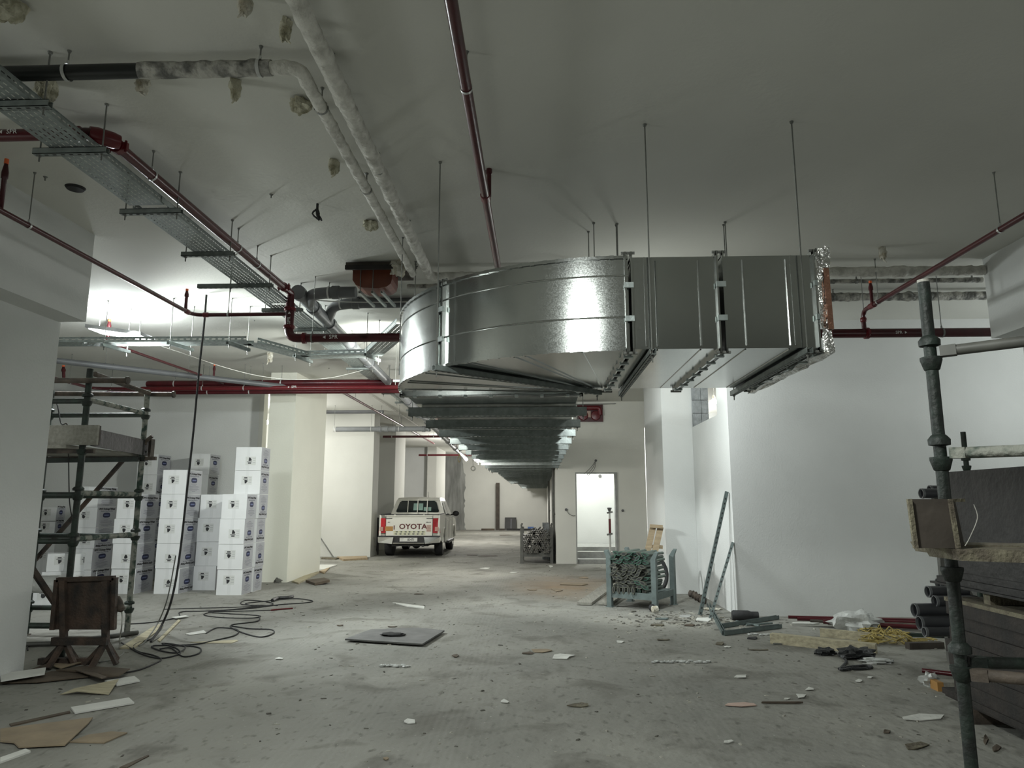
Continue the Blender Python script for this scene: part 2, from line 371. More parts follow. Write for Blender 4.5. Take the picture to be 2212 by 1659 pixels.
def mat_floor():
    m = bpy.data.materials.new('dusty_concrete_floor'); m.use_nodes = True; nt = m.node_tree; N = nt.nodes; Lk = nt.links
    b = N['Principled BSDF']; b.inputs['Roughness'].default_value = .88; b.inputs['Specular IOR Level'].default_value = .25
    tc = N.new('ShaderNodeTexCoord'); O = tc.outputs['Object']
    def nz(s, d=5, v=None, dist=0):
        n = N.new('ShaderNodeTexNoise'); n.inputs['Scale'].default_value = s; n.inputs['Detail'].default_value = d; n.inputs['Distortion'].default_value = dist
        Lk.new(v or O, n.inputs['Vector']); return n.outputs['Fac']
    def ramp(f, stops):
        r = N.new('ShaderNodeValToRGB'); Lk.new(f, r.inputs[0]); e = r.color_ramp.elements
        e[0].position, e[0].color = stops[0][0], (*stops[0][1], 1); e[1].position, e[1].color = stops[-1][0], (*stops[-1][1], 1)
        for p, c in stops[1:-1]:
            q = e.new(p); q.color = (*c, 1)
        return r.outputs[0]
    def mix(f, a, c, mode='MIX'):
        x = N.new('ShaderNodeMix'); x.data_type = 'RGBA'; x.blend_type = mode
        if isinstance(f, float): x.inputs[0].default_value = f
        else: Lk.new(f, x.inputs[0])
        Lk.new(a, x.inputs[6]); Lk.new(c, x.inputs[7]) if not isinstance(c, tuple) else setattr(x.inputs[7], 'default_value', (*c, 1)); return x.outputs[2]
    base = ramp(nz(.55, 8), [(.3, (.20, .20, .18)), (.5, (.25, .247, .222)), (.72, (.315, .31, .275))])
    st = ramp(nz(1.7, 6, dist=.6), [(.53, (0, 0, 0)), (.68, (1, 1, 1))])
    c = mix(st, base, (.165, .16, .14))
    mp = N.new('ShaderNodeMapping'); mp.inputs['Scale'].default_value = (1, .55, 1); mp.inputs['Rotation'].default_value = (0, 0, .3); Lk.new(O, mp.inputs[0])
    spk = ramp(nz(14, 4, mp.outputs[0]), [(.58, (0, 0, 0)), (.74, (1, 1, 1))])
    c = mix(spk, c, (.135, .13, .115))
    sp2 = ramp(nz(32, 2), [(.70, (0, 0, 0)), (.76, (1, 1, 1))])
    c = mix(sp2, c, (.40, .39, .35))
    # sandy brown patch on the right of the aisle
    vm = N.new('ShaderNodeVectorMath'); vm.operation = 'DISTANCE'; vm.inputs[1].default_value = (.55, 14.6, 0)
    m2 = N.new('ShaderNodeMapping'); m2.inputs['Scale'].default_value = (1, .6, 1); m2.inputs['Location'].default_value = (0, 5.84, 0); Lk.new(O, m2.inputs[0]); Lk.new(m2.outputs[0], vm.inputs[0])
    sub = N.new('ShaderNodeMath'); sub.operation = 'MULTIPLY_ADD'; sub.inputs[1].default_value = -1; sub.inputs[2].default_value = 1.5; Lk.new(vm.outputs['Value'], sub.inputs[0])
    ad = N.new('ShaderNodeMath'); ad.operation = 'MULTIPLY'; ad.use_clamp = True; Lk.new(sub.outputs[0], ad.inputs[0]); Lk.new(nz(1.5, 6), ad.inputs[1])
    c = mix(ad.outputs[0], c, (.30, .215, .135))
    # tyre tracks running down the aisle: fine waves inside two bands
    wv = N.new('ShaderNodeTexWave'); wv.inputs['Scale'].default_value = 6; wv.inputs['Distortion'].default_value = 5; wv.inputs['Detail Scale'].default_value = .5
    m3 = N.new('ShaderNodeMapping'); m3.inputs['Rotation'].default_value = (0, 0, -.16); m3.inputs['Scale'].default_value = (1, .03, 1); Lk.new(O, m3.inputs[0]); Lk.new(m3.outputs[0], wv.inputs['Vector'])
    band = ramp(nz(1.3, 2, m3.outputs[0]), [(.52, (0, 0, 0)), (.60, (1, 1, 1))])
    tr = N.new('ShaderNodeMath'); tr.operation = 'MULTIPLY'; Lk.new(wv.outputs['Fac'], tr.inputs[0]); Lk.new(band, tr.inputs[1])
    t2 = N.new('ShaderNodeMath'); t2.operation = 'MULTIPLY'; t2.inputs[1].default_value = .08; Lk.new(tr.outputs[0], t2.inputs[0])
    c = mix(t2.outputs[0], c, (.42, .41, .38))
    Lk.new(c, b.inputs['Base Color'])
    h1 = N.new('ShaderNodeMath'); h1.operation = 'ADD'; Lk.new(nz(9, 6), h1.inputs[0]); Lk.new(nz(2.2, 3), h1.inputs[1])
    bp = N.new('ShaderNodeBump'); bp.inputs['Strength'].default_value = .6; bp.inputs['Distance'].default_value = .03
    Lk.new(h1.outputs[0], bp.inputs['Height']); Lk.new(bp.outputs[0], b.inputs['Normal'])
    return m
M['floor'] = mat_floor()
ORD = ['', 'first', 'second', 'third', 'fourth', 'fifth', 'sixth', 'seventh', 'eighth', 'ninth', 'tenth', 'eleventh', 'twelfth']
# ================================================================ structure
def S(mb, name, m): return mb.build(name, m, None, kind='structure', origin=(0, 0, 0))
S(MB().box(-13.3, -16.2, -.2, 9.3, 45.2, 0), 'floor', M['floor'])
S(MB().box(-13.3, -16.2, ZC, 9.3, 45.2, ZC + .25), 'ceiling', M['ceil'])
S(MB().box(-13.3, -16.2, 0, -13.1, 45.2, ZC), 'wall_left', M['plaster'])
S(MB().box(9.1, -16.2, 0, 9.3, 12, ZC), 'wall_right', M['plaster'])
S(MB().box(-13.1, -16.2, 0, 9.1, -16.0, ZC), 'wall_behind', M['plaster'])
S(MB().box(3.2, 10.95, 0, 9.3, 11.15, ZC), 'wall_front_right', M['plaster'])
# side wall with the high opening
sw = MB(); sw.box(2.9, 10.95, 0, 3.2, 15.7, 3.05); sw.box(2.9, 10.95, 3.05, 3.2, 11.6, ZC); sw.box(2.9, 13.5, 3.05, 3.2, 15.7, ZC); sw.box(3.2, 15.6, 0, 3.4, 19.9, ZC)
S(sw, 'wall_side_right', M['plaster'])
jb = MB(); z = 3.05
blocks = []
wb = thing('window_1', 'high rough opening in the right side wall with exposed blockwork jamb', 'window', (3.05, 13.49, 3.05)); del wb['category']; wb['kind'] = 'structure'
while z < ZC - .05:
    h = min(.245, ZC - .01 - z); k = MB(); off = U(0, .012)
    k.box(2.905, 13.40 - off, z + .006, 3.055, 13.498, z + h); k.box(3.063, 13.40 - U(0, .012), z + .006, 3.195, 13.498, z + h)
    k.build('block', M['block'], wb); z += .25
S(MB().box(2.33, 13.5, 0, 2.898, 15.7, ZC), 'column', M['plaster'])
# door wall
dw = MB(); dw.box(.45, 19.9, 0, 1.03, 20.15, ZC); dw.box(1.03, 19.9, 2.44, 2.09, 20.15, ZC); dw.box(2.09, 19.9, 0, 2.94, 20.15, ZC); dw.box(2.94, 19.9, 3.72, 3.4, 20.15, ZC)
S(dw, 'wall_door', M['doorw'])
S(MB().box(.45, 20.15, 0, .65, 44.4, ZC), 'wall_corridor_right', M['plaster_l'])
S(MB().box(.65, 22.6, 0, 9.3, 22.8, ZC), 'wall_stair_room', M['plaster'])
S(MB().box(2.5, 20.15, 0, 2.62, 22.6, ZC), 'wall_stair_side', M['plaster'])
S(MB().box(9.1, 12, 0, 9.3, 22.6, ZC), 'wall_far_side', M['plaster'])
dr = MB(); dr.box(1.0, 19.87, 0, 1.032, 20.16, 2.47); dr.box(2.088, 19.87, 0, 2.15, 20.16, 2.47); dr.box(1.032, 19.87, 2.438, 2.088, 20.16, 2.47)
d1 = S(dr, 'door_1', M['step'])
s1 = MB().box(1.04, 19.93, 0, 2.08, 20.38, .12).build('doorway_step', M['step']); s1['kind'] = 'structure'
s2 = MB().box(.66, 20.38, 0, 2.49, 20.75, .29).build('doorway_step', M['step']); s2['kind'] = 'structure'
s3 = MB().box(.66, 20.75, 0, 2.49, 22.59, .40).build('landing', M['step']); s3['kind'] = 'structure'
# far end
S(MB().box(-13.1, 44.5, 0, .65, 44.7, ZC), 'wall_far', M['plaster_l'])
pts = [(-5.95, 0), (-4.5, 0)]; z = 0
while z < ZC - .1: z += .16; pts.append((-4.62 + .12 * noise.noise(Vector((z * 1.3, 3, 0))) + U(-.04, .04) - .1 * (z > 3.4), min(z, ZC)))
pts.append((-5.95, ZC))
S(MB().prism([(x, 44.44, z) for x, z in pts], (0, .055, 0)), 'wall_far_bare_concrete', M['rawconc'])
# left side: walls and columns
S(MB().box(-13.1, 16.0, 0, -6.42, 16.2, ZC), 'wall_left_back', M['plaster'])
S(MB().box(-6.42, 15.98, 0, -6.32, 16.22, ZC), 'trim_1', M['plaster_l'])
S(MB().box(-13.1, 22.2, 0, -5.2, 23.0, ZC), 'wall_left_middle', M['plaster_l'])
S(MB().box(-13.1, 36.5, 0, -5.62, 36.7, ZC), 'wall_left_far', M['plaster'])
for (x0, y0, x1, y1, m) in ((-5.85, 15.1, -5.28, 17.35, 'cream'), (-5.95, 25.6, -5.2, 27.5, 'plaster_l'), (-5.66, 36.0, -5.2, 39.5, 'plaster_l')):
    S(MB().box(x0, y0, 0, x1, y1, ZC), 'column', M[m])
S(MB().box(-5.6, 4.85, 0, -5.0, 7.05, 3.5), 'column', M['plaster'])
S(MB().box(-5.95, 4.3, 3.5, -4.71, 7.02, ZC), 'column_head', M['plaster'])
S(MB().box(5.57, 6.0, 0, 6.17, 8.2, 3.5), 'column', M['plaster'])
S(MB().box(5.2, 5.3, 3.5, 6.5, 8.16, ZC), 'column_head', M['plaster'])

# ================================================================ lamps
fl = thing('floodlight', 'large glaring white floodlight panel hung under the ceiling at left', 'lamp', (-6.15, 9.95, 4.1))
MB().hexa([(-6.62, 9.85, 4.17), (-5.72, 9.75, 4.02), (-5.72, 10.15, 4.02), (-6.62, 10.25, 4.17), (-6.62, 9.85, 4.22), (-5.72, 9.75, 4.07), (-5.72, 10.15, 4.07), (-6.62, 10.25, 4.22)]).build('housing', M['ldark'], fl)
MB().hexa([(-6.58, 9.88, 4.15), (-5.75, 9.79, 4.005), (-5.75, 10.12, 4.005), (-6.58, 10.22, 4.15), (-6.58, 9.88, 4.165), (-5.75, 9.79, 4.02), (-5.75, 10.12, 4.02), (-6.58, 10.22, 4.165)]).build('light_panel', M['ledp'], fl)
MB().tube([(-6.5, 10.0, 4.2), (-6.5, 10.0, ZC)], .006, 6).tube([(-5.85, 9.95, 4.08), (-5.85, 9.95, ZC)], .006, 6).build('hanging_wire', M['rod'], fl)
def bulb(c, r, top, label):
    c = Vector(c); t = thing('light_bulb', label, 'lamp', c)
    MB().lathe(c, [(.01, -r * .55), (r * .6, -r * .5), (r, -r * .1), (r * .95, r * .25), (r * .4, r * .55)], n=16).build('glass_dome', M['bulb'], t)
    MB().lathe(c, [(r * .4, r * .55), (r * .38, r * 1.3), (r * .2, r * 1.6)], n=12).build('lamp_holder', M['foamw'], t)
    MB().tube([c + Vector((0, 0, r * 1.6)), c + Vector((.01, 0, (top - c.z) * .5)), Vector((c.x, c.y, top))], .006, 6).build('cord', M['rod'], t)
bulb(P(1542, 868, 'y', 14.4), .085, ZC, 'round lit bulb hanging in the high opening of the right wall')
bulb(P(573, 912, 'y', 19.6), .12, ZC, 'bright bulb seen in the gap left of the cream column')
bulb(P(1031, 992, 'y', 16.95), .085, ZC, 'largest lit bulb of the far cluster beside the duct')
bulb(P(1027, 976, 'y', 17.3), .07, ZC, 'upper lit bulb of the far cluster beside the duct')
bulb(P(1047, 996, 'y', 18), .05, ZC, 'smallest lit bulb of the far cluster, right against the duct')

# ================================================================ ducting
DZ0, DZ1 = 2.73, 3.42
cx, cy, RO, RI = .66, 7.06, 2.03, .25
duct = thing('air_duct', 'huge galvanised rectangular air duct with a curved elbow hanging under the ceiling', 'duct', (.6, 6, DZ0))
def el(a, r, z): return Vector((cx - r * math.sin(a), cy - r * math.cos(a), z))   # a: 0 faces the camera, pi/2 faces left
def elbow(a0, a1):
    n = 24; mb = MB(); b = 0
    for i in range(n + 1):
        a = a0 + (a1 - a0) * i / n
        mb.v += [el(a, RO, DZ0), el(a, RO, DZ1), el(a, RI, DZ1), el(a, RI, DZ0)]
    for i in range(n):
        for k in range(4):
            k2 = (k + 1) % 4; mb.face((i * 4 + k, i * 4 + k2, i * 4 + 4 + k2, i * 4 + 4 + k), k in (0, 2))
    o = mb.build('elbow_section', M['galv'], duct)
    h = DZ1 - DZ0
    for fz in (.345, .80):
        MB().tube([el(a0 + (a1 - a0) * i / n, RO + .001, DZ0 + fz * h) for i in range(n + 1)], .0065, 6).build('stiffening_bead', M['galv'], o, kind=None)
    for zz in (DZ0, DZ1):
        t = MB()
        for i in range(n * 2):
            p, q = el(a0 + (a1 - a0) * i / (2 * n), RO + .004, zz), el(a0 + (a1 - a0) * (i + 1) / (2 * n), RO + .004, zz)
            t.bar(p, q, .02, .022 + .006 * (i % 3 == 0))
        t.build('folded_seam', M['galv'], o)
    for a in (a0 + (a1 - a0) * .22, a0 + (a1 - a0) * .5, a0 + (a1 - a0) * .56, a0 + (a1 - a0) * .82):
        MB().bar(el(a, RI + .05, DZ0 - .003), el(a, RO - .05, DZ0 - .003), .014, .008).build('cross_bead', M['galv'], o)
elbow(0, math.pi / 4); elbow(math.pi / 4, math.pi / 2)
def flange(pi, po, dirv, name='flange', bolts=True, deep=.034, mm='galv'):
    # rectangular frame between inner point pi and outer point po (xy), spanning DZ0..DZ1, normal dirv
    pi = Vector((*pi, 0)); po = Vector((*po, 0)); w = (po - pi).normalized(); d = Vector((*dirv, 0)).normalized(); mb = MB()
    for s in (-.022, .022):
        o = d * s
        A, B = pi - w * deep + o, po + w * deep + o
        for zz in (DZ0 - deep / 2, DZ1 + deep / 2):
            mb.bar((A.x, A.y, zz), (B.x, B.y, zz), .013, deep)
        for p, q in ((pi, -1), (po, 1)):
            c = p + w * q * deep / 2 + o
            mb.bar((c.x, c.y, DZ0 - deep), (c.x, c.y, DZ1 + deep), .013, deep, up=w)
    f = mb.build(name, M[mm], duct)
    nb = MB(); kk = 0
    for p in (pi - w * .01, po + w * .01):
        for zz in (DZ0 - .03, DZ1 + .03):
            MB().tube([Vector((p.x, p.y, zz)) - d * .05, Vector((p.x, p.y, zz)) + d * .05], .011, 8).build('corner_bolt', M['rod'], f)
    L = (po - pi).length; k = int(L / .24)
    for i in range(k):
        p = pi + w * (.12 + i * (L - .24) / max(1, k - 1))
        MB().bar(Vector((p.x, p.y, DZ0 - .03)) - d * .034, Vector((p.x, p.y, DZ0 - .03)) + d * .034, .035, .022).build('clamp_cleat', M['chanl'], f)
    for zz in (DZ0 + .22, DZ0 + .47):
        p = po + w * .028; MB().bar(Vector((p.x, p.y, zz)) - d * .034, Vector((p.x, p.y, zz)) + d * .034, .022, .04).build('clamp_cleat', M['chanl'], f)
    return f
flange(el(0, RI, 0).xy, el(0, RO, 0).xy, (1, 0))
a = math.pi / 4; flange(el(a, RI, 0).xy, el(a, RO, 0).xy, (-math.cos(a), math.sin(a)))
flange((cx - RI, cy + .01), (cx - RO, cy + .01), (0, 1))
YF, YB = cy - RO, cy - RI
XM, XE = P(1563, 752, 'z', DZ0).x, 2.02
def dbox(x0, x1, ribs):
    o = MB().box(x0, YF, DZ0, x1, YB, DZ1).build('duct_section', M['galv'], duct)
    for x in ribs:
        MB().tube([(x, YF - .001, DZ0 + .02), (x, YF - .001, DZ1 - .03)], .008, 6).build('stiffening_bead', M['galv'], o)
        MB().tube([(x, YF + .03, DZ0 - .001), (x, YB - .03, DZ0 - .001)], .006, 6).build('cross_bead', M['galv'], o)
dbox(cx + .03, XM - .02, (.86, 1.17)); dbox(XM + .02, XE - .02, (1.49, 1.80))
MB().bar((.78, YF - .002, DZ0 + .02), (.78, YF - .002, DZ1), .012, .005, up=Vector((0, 1, 0))).build('folded_seam', M['galv'], duct)
MB().bar((1.84, YF - .002, DZ0 + .02), (1.84, YF - .002, DZ1), .012, .005, up=Vector((0, 1, 0))).build('folded_seam', M['galv'], duct)
flange((XM, YB), (XM, YF), (1, 0)); flange((XE, YB), (XE, YF), (1, 0))
fo = MB(); n = 40
def wrapbox(x0, x1, y0, z0, y1, z1, amp, n=14):
    fo = MB(); ring = []
    for k in range(n): ring.append((y0, z0 + (z1 - z0) * k / n))
    for k in range(n): ring.append((y0 + (y1 - y0) * k / n, z1))
    for k in range(n): ring.append((y1, z1 - (z1 - z0) * k / n))
    for k in range(n): ring.append((y1 - (y1 - y0) * k / n, z0))
    xs = 4
    for i in range(xs + 1):
        for (y, z) in ring:
            q = Vector((i * 1.7, y * 9, z * 9)); fo.v.append(Vector((x0 + (x1 - x0) * i / xs + amp * noise.noise(q), y + amp * noise.noise(q + Vector((5, 0, 0))), z + amp * noise.noise(q + Vector((0, 7, 0))))))
    m = len(ring)
    for i in range(xs):
        for k in range(m): fo.face((i * m + k, (i + 1) * m + k, (i + 1) * m + (k + 1) % m, i * m + (k + 1) % m), True)
    return fo
wrapbox(XE - .01, XE + .075, YF - .045, DZ0 - .045, YB + .045, DZ1 + .045, .03).build('foil_wrap', M['foil'], duct)
MB().bar((XE + .05, YF - .058, DZ0 + .12), (XE + .045, YF - .058, DZ1 - .12), .035, .02, up=Vector((0, 1, 0))).build('copper_tape', M['copper'], duct)
# the long straight run
y = cy + .03; i = 0; XL, XR = cx - RO, cx - RI
FY = []
while y < 43.4:
    xl = XL if y < 22 else (-1.22 if y < 34 else -.92)
    z0 = DZ0 - max(0, (y - 10)) * .004
    y1 = min(y + 1.38, 43.6)
    MB().box(xl, y, z0, XR, y1 - .05, z0 + .69).build('duct_section', M['galv'], duct)
    yy = y1 - .025; f = MB()
    for s in (-.02, .02):
        f.bar((xl - .035, yy + s, z0 - .04), (XR + .035, yy + s, z0 - .04), .012, .08); f.bar((xl - .035, yy + s, z0 + .71), (XR + .035, yy + s, z0 + .71), .012, .036)
        f.bar((xl - .018, yy + s, z0 - .036), (xl - .018, yy + s, z0 + .725), .012, .036, up=Vector((1, 0, 0))); f.bar((XR + .018, yy + s, z0 - .036), (XR + .018, yy + s, z0 + .725), .012, .036, up=Vector((1, 0, 0)))
    f = f.build('flange', M['chan'], duct)
    if i < 9:
        for k in range(7): x = xl + .15 + k * (XR - xl - .3) / 6; MB().bar((x, yy - .035, z0 - .034), (x, yy + .035, z0 - .034), .03, .018).build('clamp_cleat', M['chanl'], f)
    y = y1; i += 1
# trapeze hangers
def hanger_mesh(parent, a, b, w=.045, h=.045, rods=None, top=ZC, mm='chan', nuts=True, slots=True):
    a = Vector(a); b = Vector(b); d = (b - a).normalized()
    MB().channel(a, b, w, h, .004).build('support_channel', M[mm], parent)
    if slots:
        s = MB(); n = int((b - a).length / .06); _, sd, u = frame(d)
        for k in range(n):
            p = a + d * (.03 + k * .06); s.bar(p - d * .013 - u * (h / 2 + .0008), p + d * .013 - u * (h / 2 + .0008), .013, .0015)
        s.build('slots', M['dark'], parent, kind='stuff')
    for p in (rods or (a + d * .04, b - d * .04)):
        p = Vector(p)
        MB().tube([(p.x, p.y, a.z - h / 2 - .05), (p.x, p.y, top)], .0055, 6).build('threaded_rod', M['rod'], parent)
        MB().lathe((p.x, p.y, a.z - h / 2 - .014), [(.012, 0), (.012, .012)], n=6).build('nut', M['rod'], parent)
        MB().lathe((p.x, p.y, top - .016), [(.012, 0), (.016, .016)], n=8).build('ceiling_anchor', M['rod'], parent)
def hanger(name, label, a, b, group=None, **k):
    a = Vector(a); b = Vector(b); t = thing(name, label, 'hanger', (a + b) / 2, group); hanger_mesh(t, a, b, **k); return t
hz = DZ0 - .034
hanger('trapeze_hanger', 'black slotted trapeze channel under the box duct just right of the elbow', (.81, YF - .09, hz), (.81, YB + .16, hz), rods=((.81, YF - .045, 0), (.81, YB + .1, 0)))
hanger('trapeze_hanger', 'black slotted trapeze channel under the foil-wrapped right end of the duct', (1.90, YF - .09, hz), (1.90, YB + .16, hz), rods=((1.9, YF - .045, 0), (1.9, YB + .1, 0)))
hanger('trapeze_hanger', 'long diagonal trapeze channel running under the curved elbow', (-.83, 5.50, hz), (.60, 6.86, hz), rods=((-.81, 5.52, 0), (.57, 6.88, 0)))
y = 7.98; k = 1
while y < 43.5:
    xl = XL if y < 22 else (-1.22 if y < 34 else -.92)
    z0 = DZ0 - max(0, (y - 10)) * .004 - .071
    lab = f'{ORD[k]} cross channel back from the elbow under the long straight duct' if k <= 8 else 'small distant cross channel under the far end of the straight duct'
    hanger('trapeze_hanger', lab, (xl - .11, y, z0), (XR + .13, y, z0), 'distant trapeze hangers of the long duct' if k > 8 else 'near trapeze hangers of the long duct', slots=(k < 5), w=.06, h=.10)
    y += 1.26 + .05 * (k % 3 == 0); k += 1

# ================================================================ red sprinkler pipes
def coupling(mb, c, d, r, w=.05):
    c = Vector(c); d = Vector(d).normalized(); mb.lathe(c - d * w / 2, [(r, 0), (r * 1.28, .004), (r * 1.28, w - .004), (r, w)], axis=d, n=16)
    _, s, u = frame(d)
    for k in (-1, 1):
        q = c + s * k * r * 1.4; mb.bar(q - u * .028, q + u * .028, .03, .03, up=d); mb.tube([q - u * .045, q + u * .045], .009, 6)
def riser(t, base, top, r=.019):
    base = Vector(base); top = Vector(top); d = (top - base).normalized(); L = (top - base).length
    MB().lathe(base, [(r, 0), (r, L * .62), (r * 1.35, L * .64), (r * 1.35, L * .76), (r * .8, L * .9), (r * .8, L * .92)], axis=d, n=12).build('sprinkler_riser', M['red'], t)
    MB().lathe(base + d * L * .92, [(r * .9, 0), (r * .9, L * .1)], axis=d, n=10).build('orange_cap', M['orange'], t)
def clevis(t, c, r, top=ZC, ax='y', mm='ring'):
    c = Vector(c); pts = []
    for k in range(20):
        a = 2 * math.pi * k / 20
        o = Vector((math.cos(a), 0, math.sin(a))) if ax == 'y' else Vector((0, math.cos(a), math.sin(a)))
        pts.append(c + o * (r + .004))
    mb = MB(); b = 0; dd = Vector((0, .011, 0)) if ax == 'y' else Vector((.011, 0, 0))
    n = len(pts)
    for p in pts: mb.v += [p - dd, p + dd]
    for k in range(n): k2 = (k + 1) % n; mb.face((2 * k, 2 * k + 1, 2 * k2 + 1, 2 * k2), True)
    mb.bar(c + UP * (r + .004), c + UP * (r + .03), .018, .012, up=dd)
    mb.build('ring_clamp', M[mm], t)
    MB().tube([(c.x, c.y, c.z + r + .01), (c.x, c.y, top)], .0048, 6).lathe((c.x, c.y, top - .02), [(.006, 0), (.014, .02)], n=8).build('threaded_rod', M['rod'], t)
def marking(t, c, xdir, size, s='SPR', arrow=-1, normal=None):
    mb = MB(); xdir = Vector(xdir).normalized(); yd = Vector(normal).cross(xdir) if normal else UP
    m4 = basis(c, xdir, yd); add_text(mb, s, size, m4, .0)
    w = size * 1.3; a = arrow
    mb.quad(*(m4 @ Vector(p) for p in (((w + size * .1) * a, size * .3, 0), ((w + size * .1) * a, -size * .3, 0), ((w + size * .6) * a, 0, 0))))
    mb.build('pipe_marking', M['white'], t)
def mid(a, b): return (Vector(a) + Vector(b)) / 2

# main across, behind the duct
YM = 8.5
zM = P(1900, 722, 'y', YM).z
zE = P(700, 728, 'y', YM).z
zM = (zM + zE) / 2
xv = P(626, 680, 'y', YM).x
zt = P(620, 635, 'y', YM).z
t = thing('sprinkler_main', 'thick dark red fire pipe crossing behind the duct to the right column', 'pipe', (xv, YM, zM))
mb = MB(); mb.tube(bend([(xv, YM, zt - .12), (xv, YM, zM), (xv + 1, YM, zM)], .12), .055, 16); mb.tube([(xv + .9, YM, zM), (5.56, YM, zM)], .055, 16)
mb.build('pipe', M['red'], t)
for (c, d) in (((xv, YM, zt - .2), (0, 0, 1)), ((xv, YM, zM + .14), (0, 0, 1)), ((xv + .2, YM, zM), (1, 0, 0)), ((P(1790, 722, 'y', YM).x, YM, zM), (1, 0, 0)), ((P(1872, 722, 'y', YM).x, YM, zM), (1, 0, 0))): cp = MB(); coupling(cp, c, d, .055); cp.build('grooved_coupling', M['redhi'], t)
marking(t, P(720, 728, 'y', YM - .057), (1, 0, 0), .07, arrow=-1); marking(t, P(1942, 718, 'y', YM - .057), (1, 0, 0), .05, arrow=1)
m2 = P(624, 692, 'y', YM - .058); marking(t, m2, (0, 0, 1), .06, arrow=1, normal=(0, -1, 0))
for px in (675, 1870, 2035): clevis(t, (P(px, 722, 'y', YM).x, YM, zM), .055, ax='x', mm='rod')
# first red pipe: from the left, elbow, back along the tray
z1 = 4.24; p0 = P(0, 290, 'z', z1); yA = P(140, 290, 'z', z1).y; xB = xv
t = thing('sprinkler_pipe', 'dark red fire pipe coming in from upper left and turning back beside the cable tray', 'pipe', (xB, 5, z1))
MB().tube(bend([(-4.68, yA, z1), (xB - .0, yA, z1), (xB, yA + .9, z1), (xB, YM - .02, z1), (xB, YM, z1 - .02), (xB, YM, zt - .14)], .12), .043, 16).build('pipe', M['red'], t)
cp = MB(); coupling(cp, (xB - .18, yA, z1), (1, 0, 0), .043, .05); cp.build('grooved_coupling', M['redhi'], t); cp = MB(); coupling(cp, (xB, yA + .19, z1), (0, 1, 0), .043, .06); cp.build('grooved_coupling', M['redhi'], t); cp = MB(); cp.lathe((xB - .02, yA + .06, z1), [(.05, -.1), (.06, -.05), (.06, .05), (.05, .1)], axis=(1, 1, 0), n=14); cp.build('elbow_fitting', M['redhi'], t); cp = MB()
coupling(cp, (xB, YM - .25, z1), (0, 1, 0), .043)
cp.build('grooved_coupling', M['redhi'], t)
marking(t, P(25, 284, 'y', yA - .046), (1, 0, 0), .05, arrow=-1)
for px, py in ((345, 378), (519, 535), (555, 570)):
    q = P(px, py, 'z', z1); clevis(t, (xB, q.y, z1), .043)
# left sprinkler branch
z2 = P(560, 679, 'y', YM).z; xC = -4.33
t = thing('sprinkler_branch', 'thin red branch pipe slanting along the left column head with an orange-capped riser', 'pipe', (xC, 7, z2))
MB().tube(bend([(xC, 3.5, z2), (xC, YM, z2), (xv - .05, YM, z2)], .14), .024, 14).build('pipe', M['red'], t)
cp = MB(); cp.lathe((xC, YM - .12, z2), [(.024, -.09), (.032, -.08), (.032, .0), (.024, .02)], axis=(0, 1, 0), n=12); cp.build('elbow_fitting', M['redhi'], t); cp = MB(); cp.lathe((xC + .12, YM, z2), [(.024, 0), (.032, .01), (.032, .07), (.024, .08)], axis=(1, 0, 0), n=12); cp.build('elbow_fitting', M['redhi'], t)
q = P(418, 668, 'z', z2); riser(t, (xC, YM - .2, z2), (xC, YM - .2, P(418, 625, 'y', YM - .2).z))
riser(t, (xC, P(2, 445, 'x', xC).y, z2), (xC, P(2, 445, 'x', xC).y, 4.40))
clevis(t, (xC, 5.58, z2), .024); clevis(t, (P(493, 679, 'y', YM).x, YM, z2), .024, ax='x')
# centre pipe
z3 = 4.2; x3 = -.44
t = thing('sprinkler_pipe', 'long dark red fire pipe running from the top centre down behind the elbow', 'pipe', (x3, 5, z3))
MB().tube([(x3, 1.2, z3), (x3, 8.4, z3)], .036, 16).build('pipe', M['red'], t)
y3 = P(1052, 425, 'z', z3).y; riser(t, (x3 + .03, y3, z3), (x3 + .03, y3, P(1052, 348, 'y', y3).z))
for py, px in ((190, 1001), (428, 1050)): clevis(t, (x3, P(px, py, 'z', z3).y, z3), .036)
cp = MB(); cp.lathe((x3, y3, z3), [(.036, -.05), (.043, -.045), (.043, .045), (.036, .05)], axis=(0, 1, 0), n=14); cp.build('tee_fitting', M['redhi'], t)
# right branch
x4 = 3.97; z4 = 4.02; y4 = YM
t = thing('sprinkler_branch', 'red branch pipe slanting in from the upper right and dropping to the main pipe', 'pipe', (x4, 7, z4))
z4 = P(1868, 672, 'y', YM).z; x4 = P(1866, 700, 'y', YM).x
MB().tube(bend([(x4, 4.2, z4), (x4, YM, z4), (x4, YM, zM + .03)], .12), .027, 14).build('pipe', M['red'], t)
cp = MB(); cp.lathe((x4, YM - .25, z4), [(.027, -.06), (.035, -.055), (.035, .055), (.027, .06)], axis=(0, 1, 0), n=12); cp.build('tee_fitting', M['redhi'], t); cp = MB(); cp.lathe((x4, YM, z4 - .14), [(.027, 0), (.036, .01), (.036, .05), (.027, .06)], n=12); cp.build('elbow_fitting', M['redhi'], t)
riser(t, (x4, YM - .25, z4), (x4, YM - .25, P(1875, 608, 'y', YM - .25).z))
for px, py in ((2160, 485), (1897, 645)): clevis(t, (x4, P(px, py, 'x', x4).y, z4), .027, mm='steel')
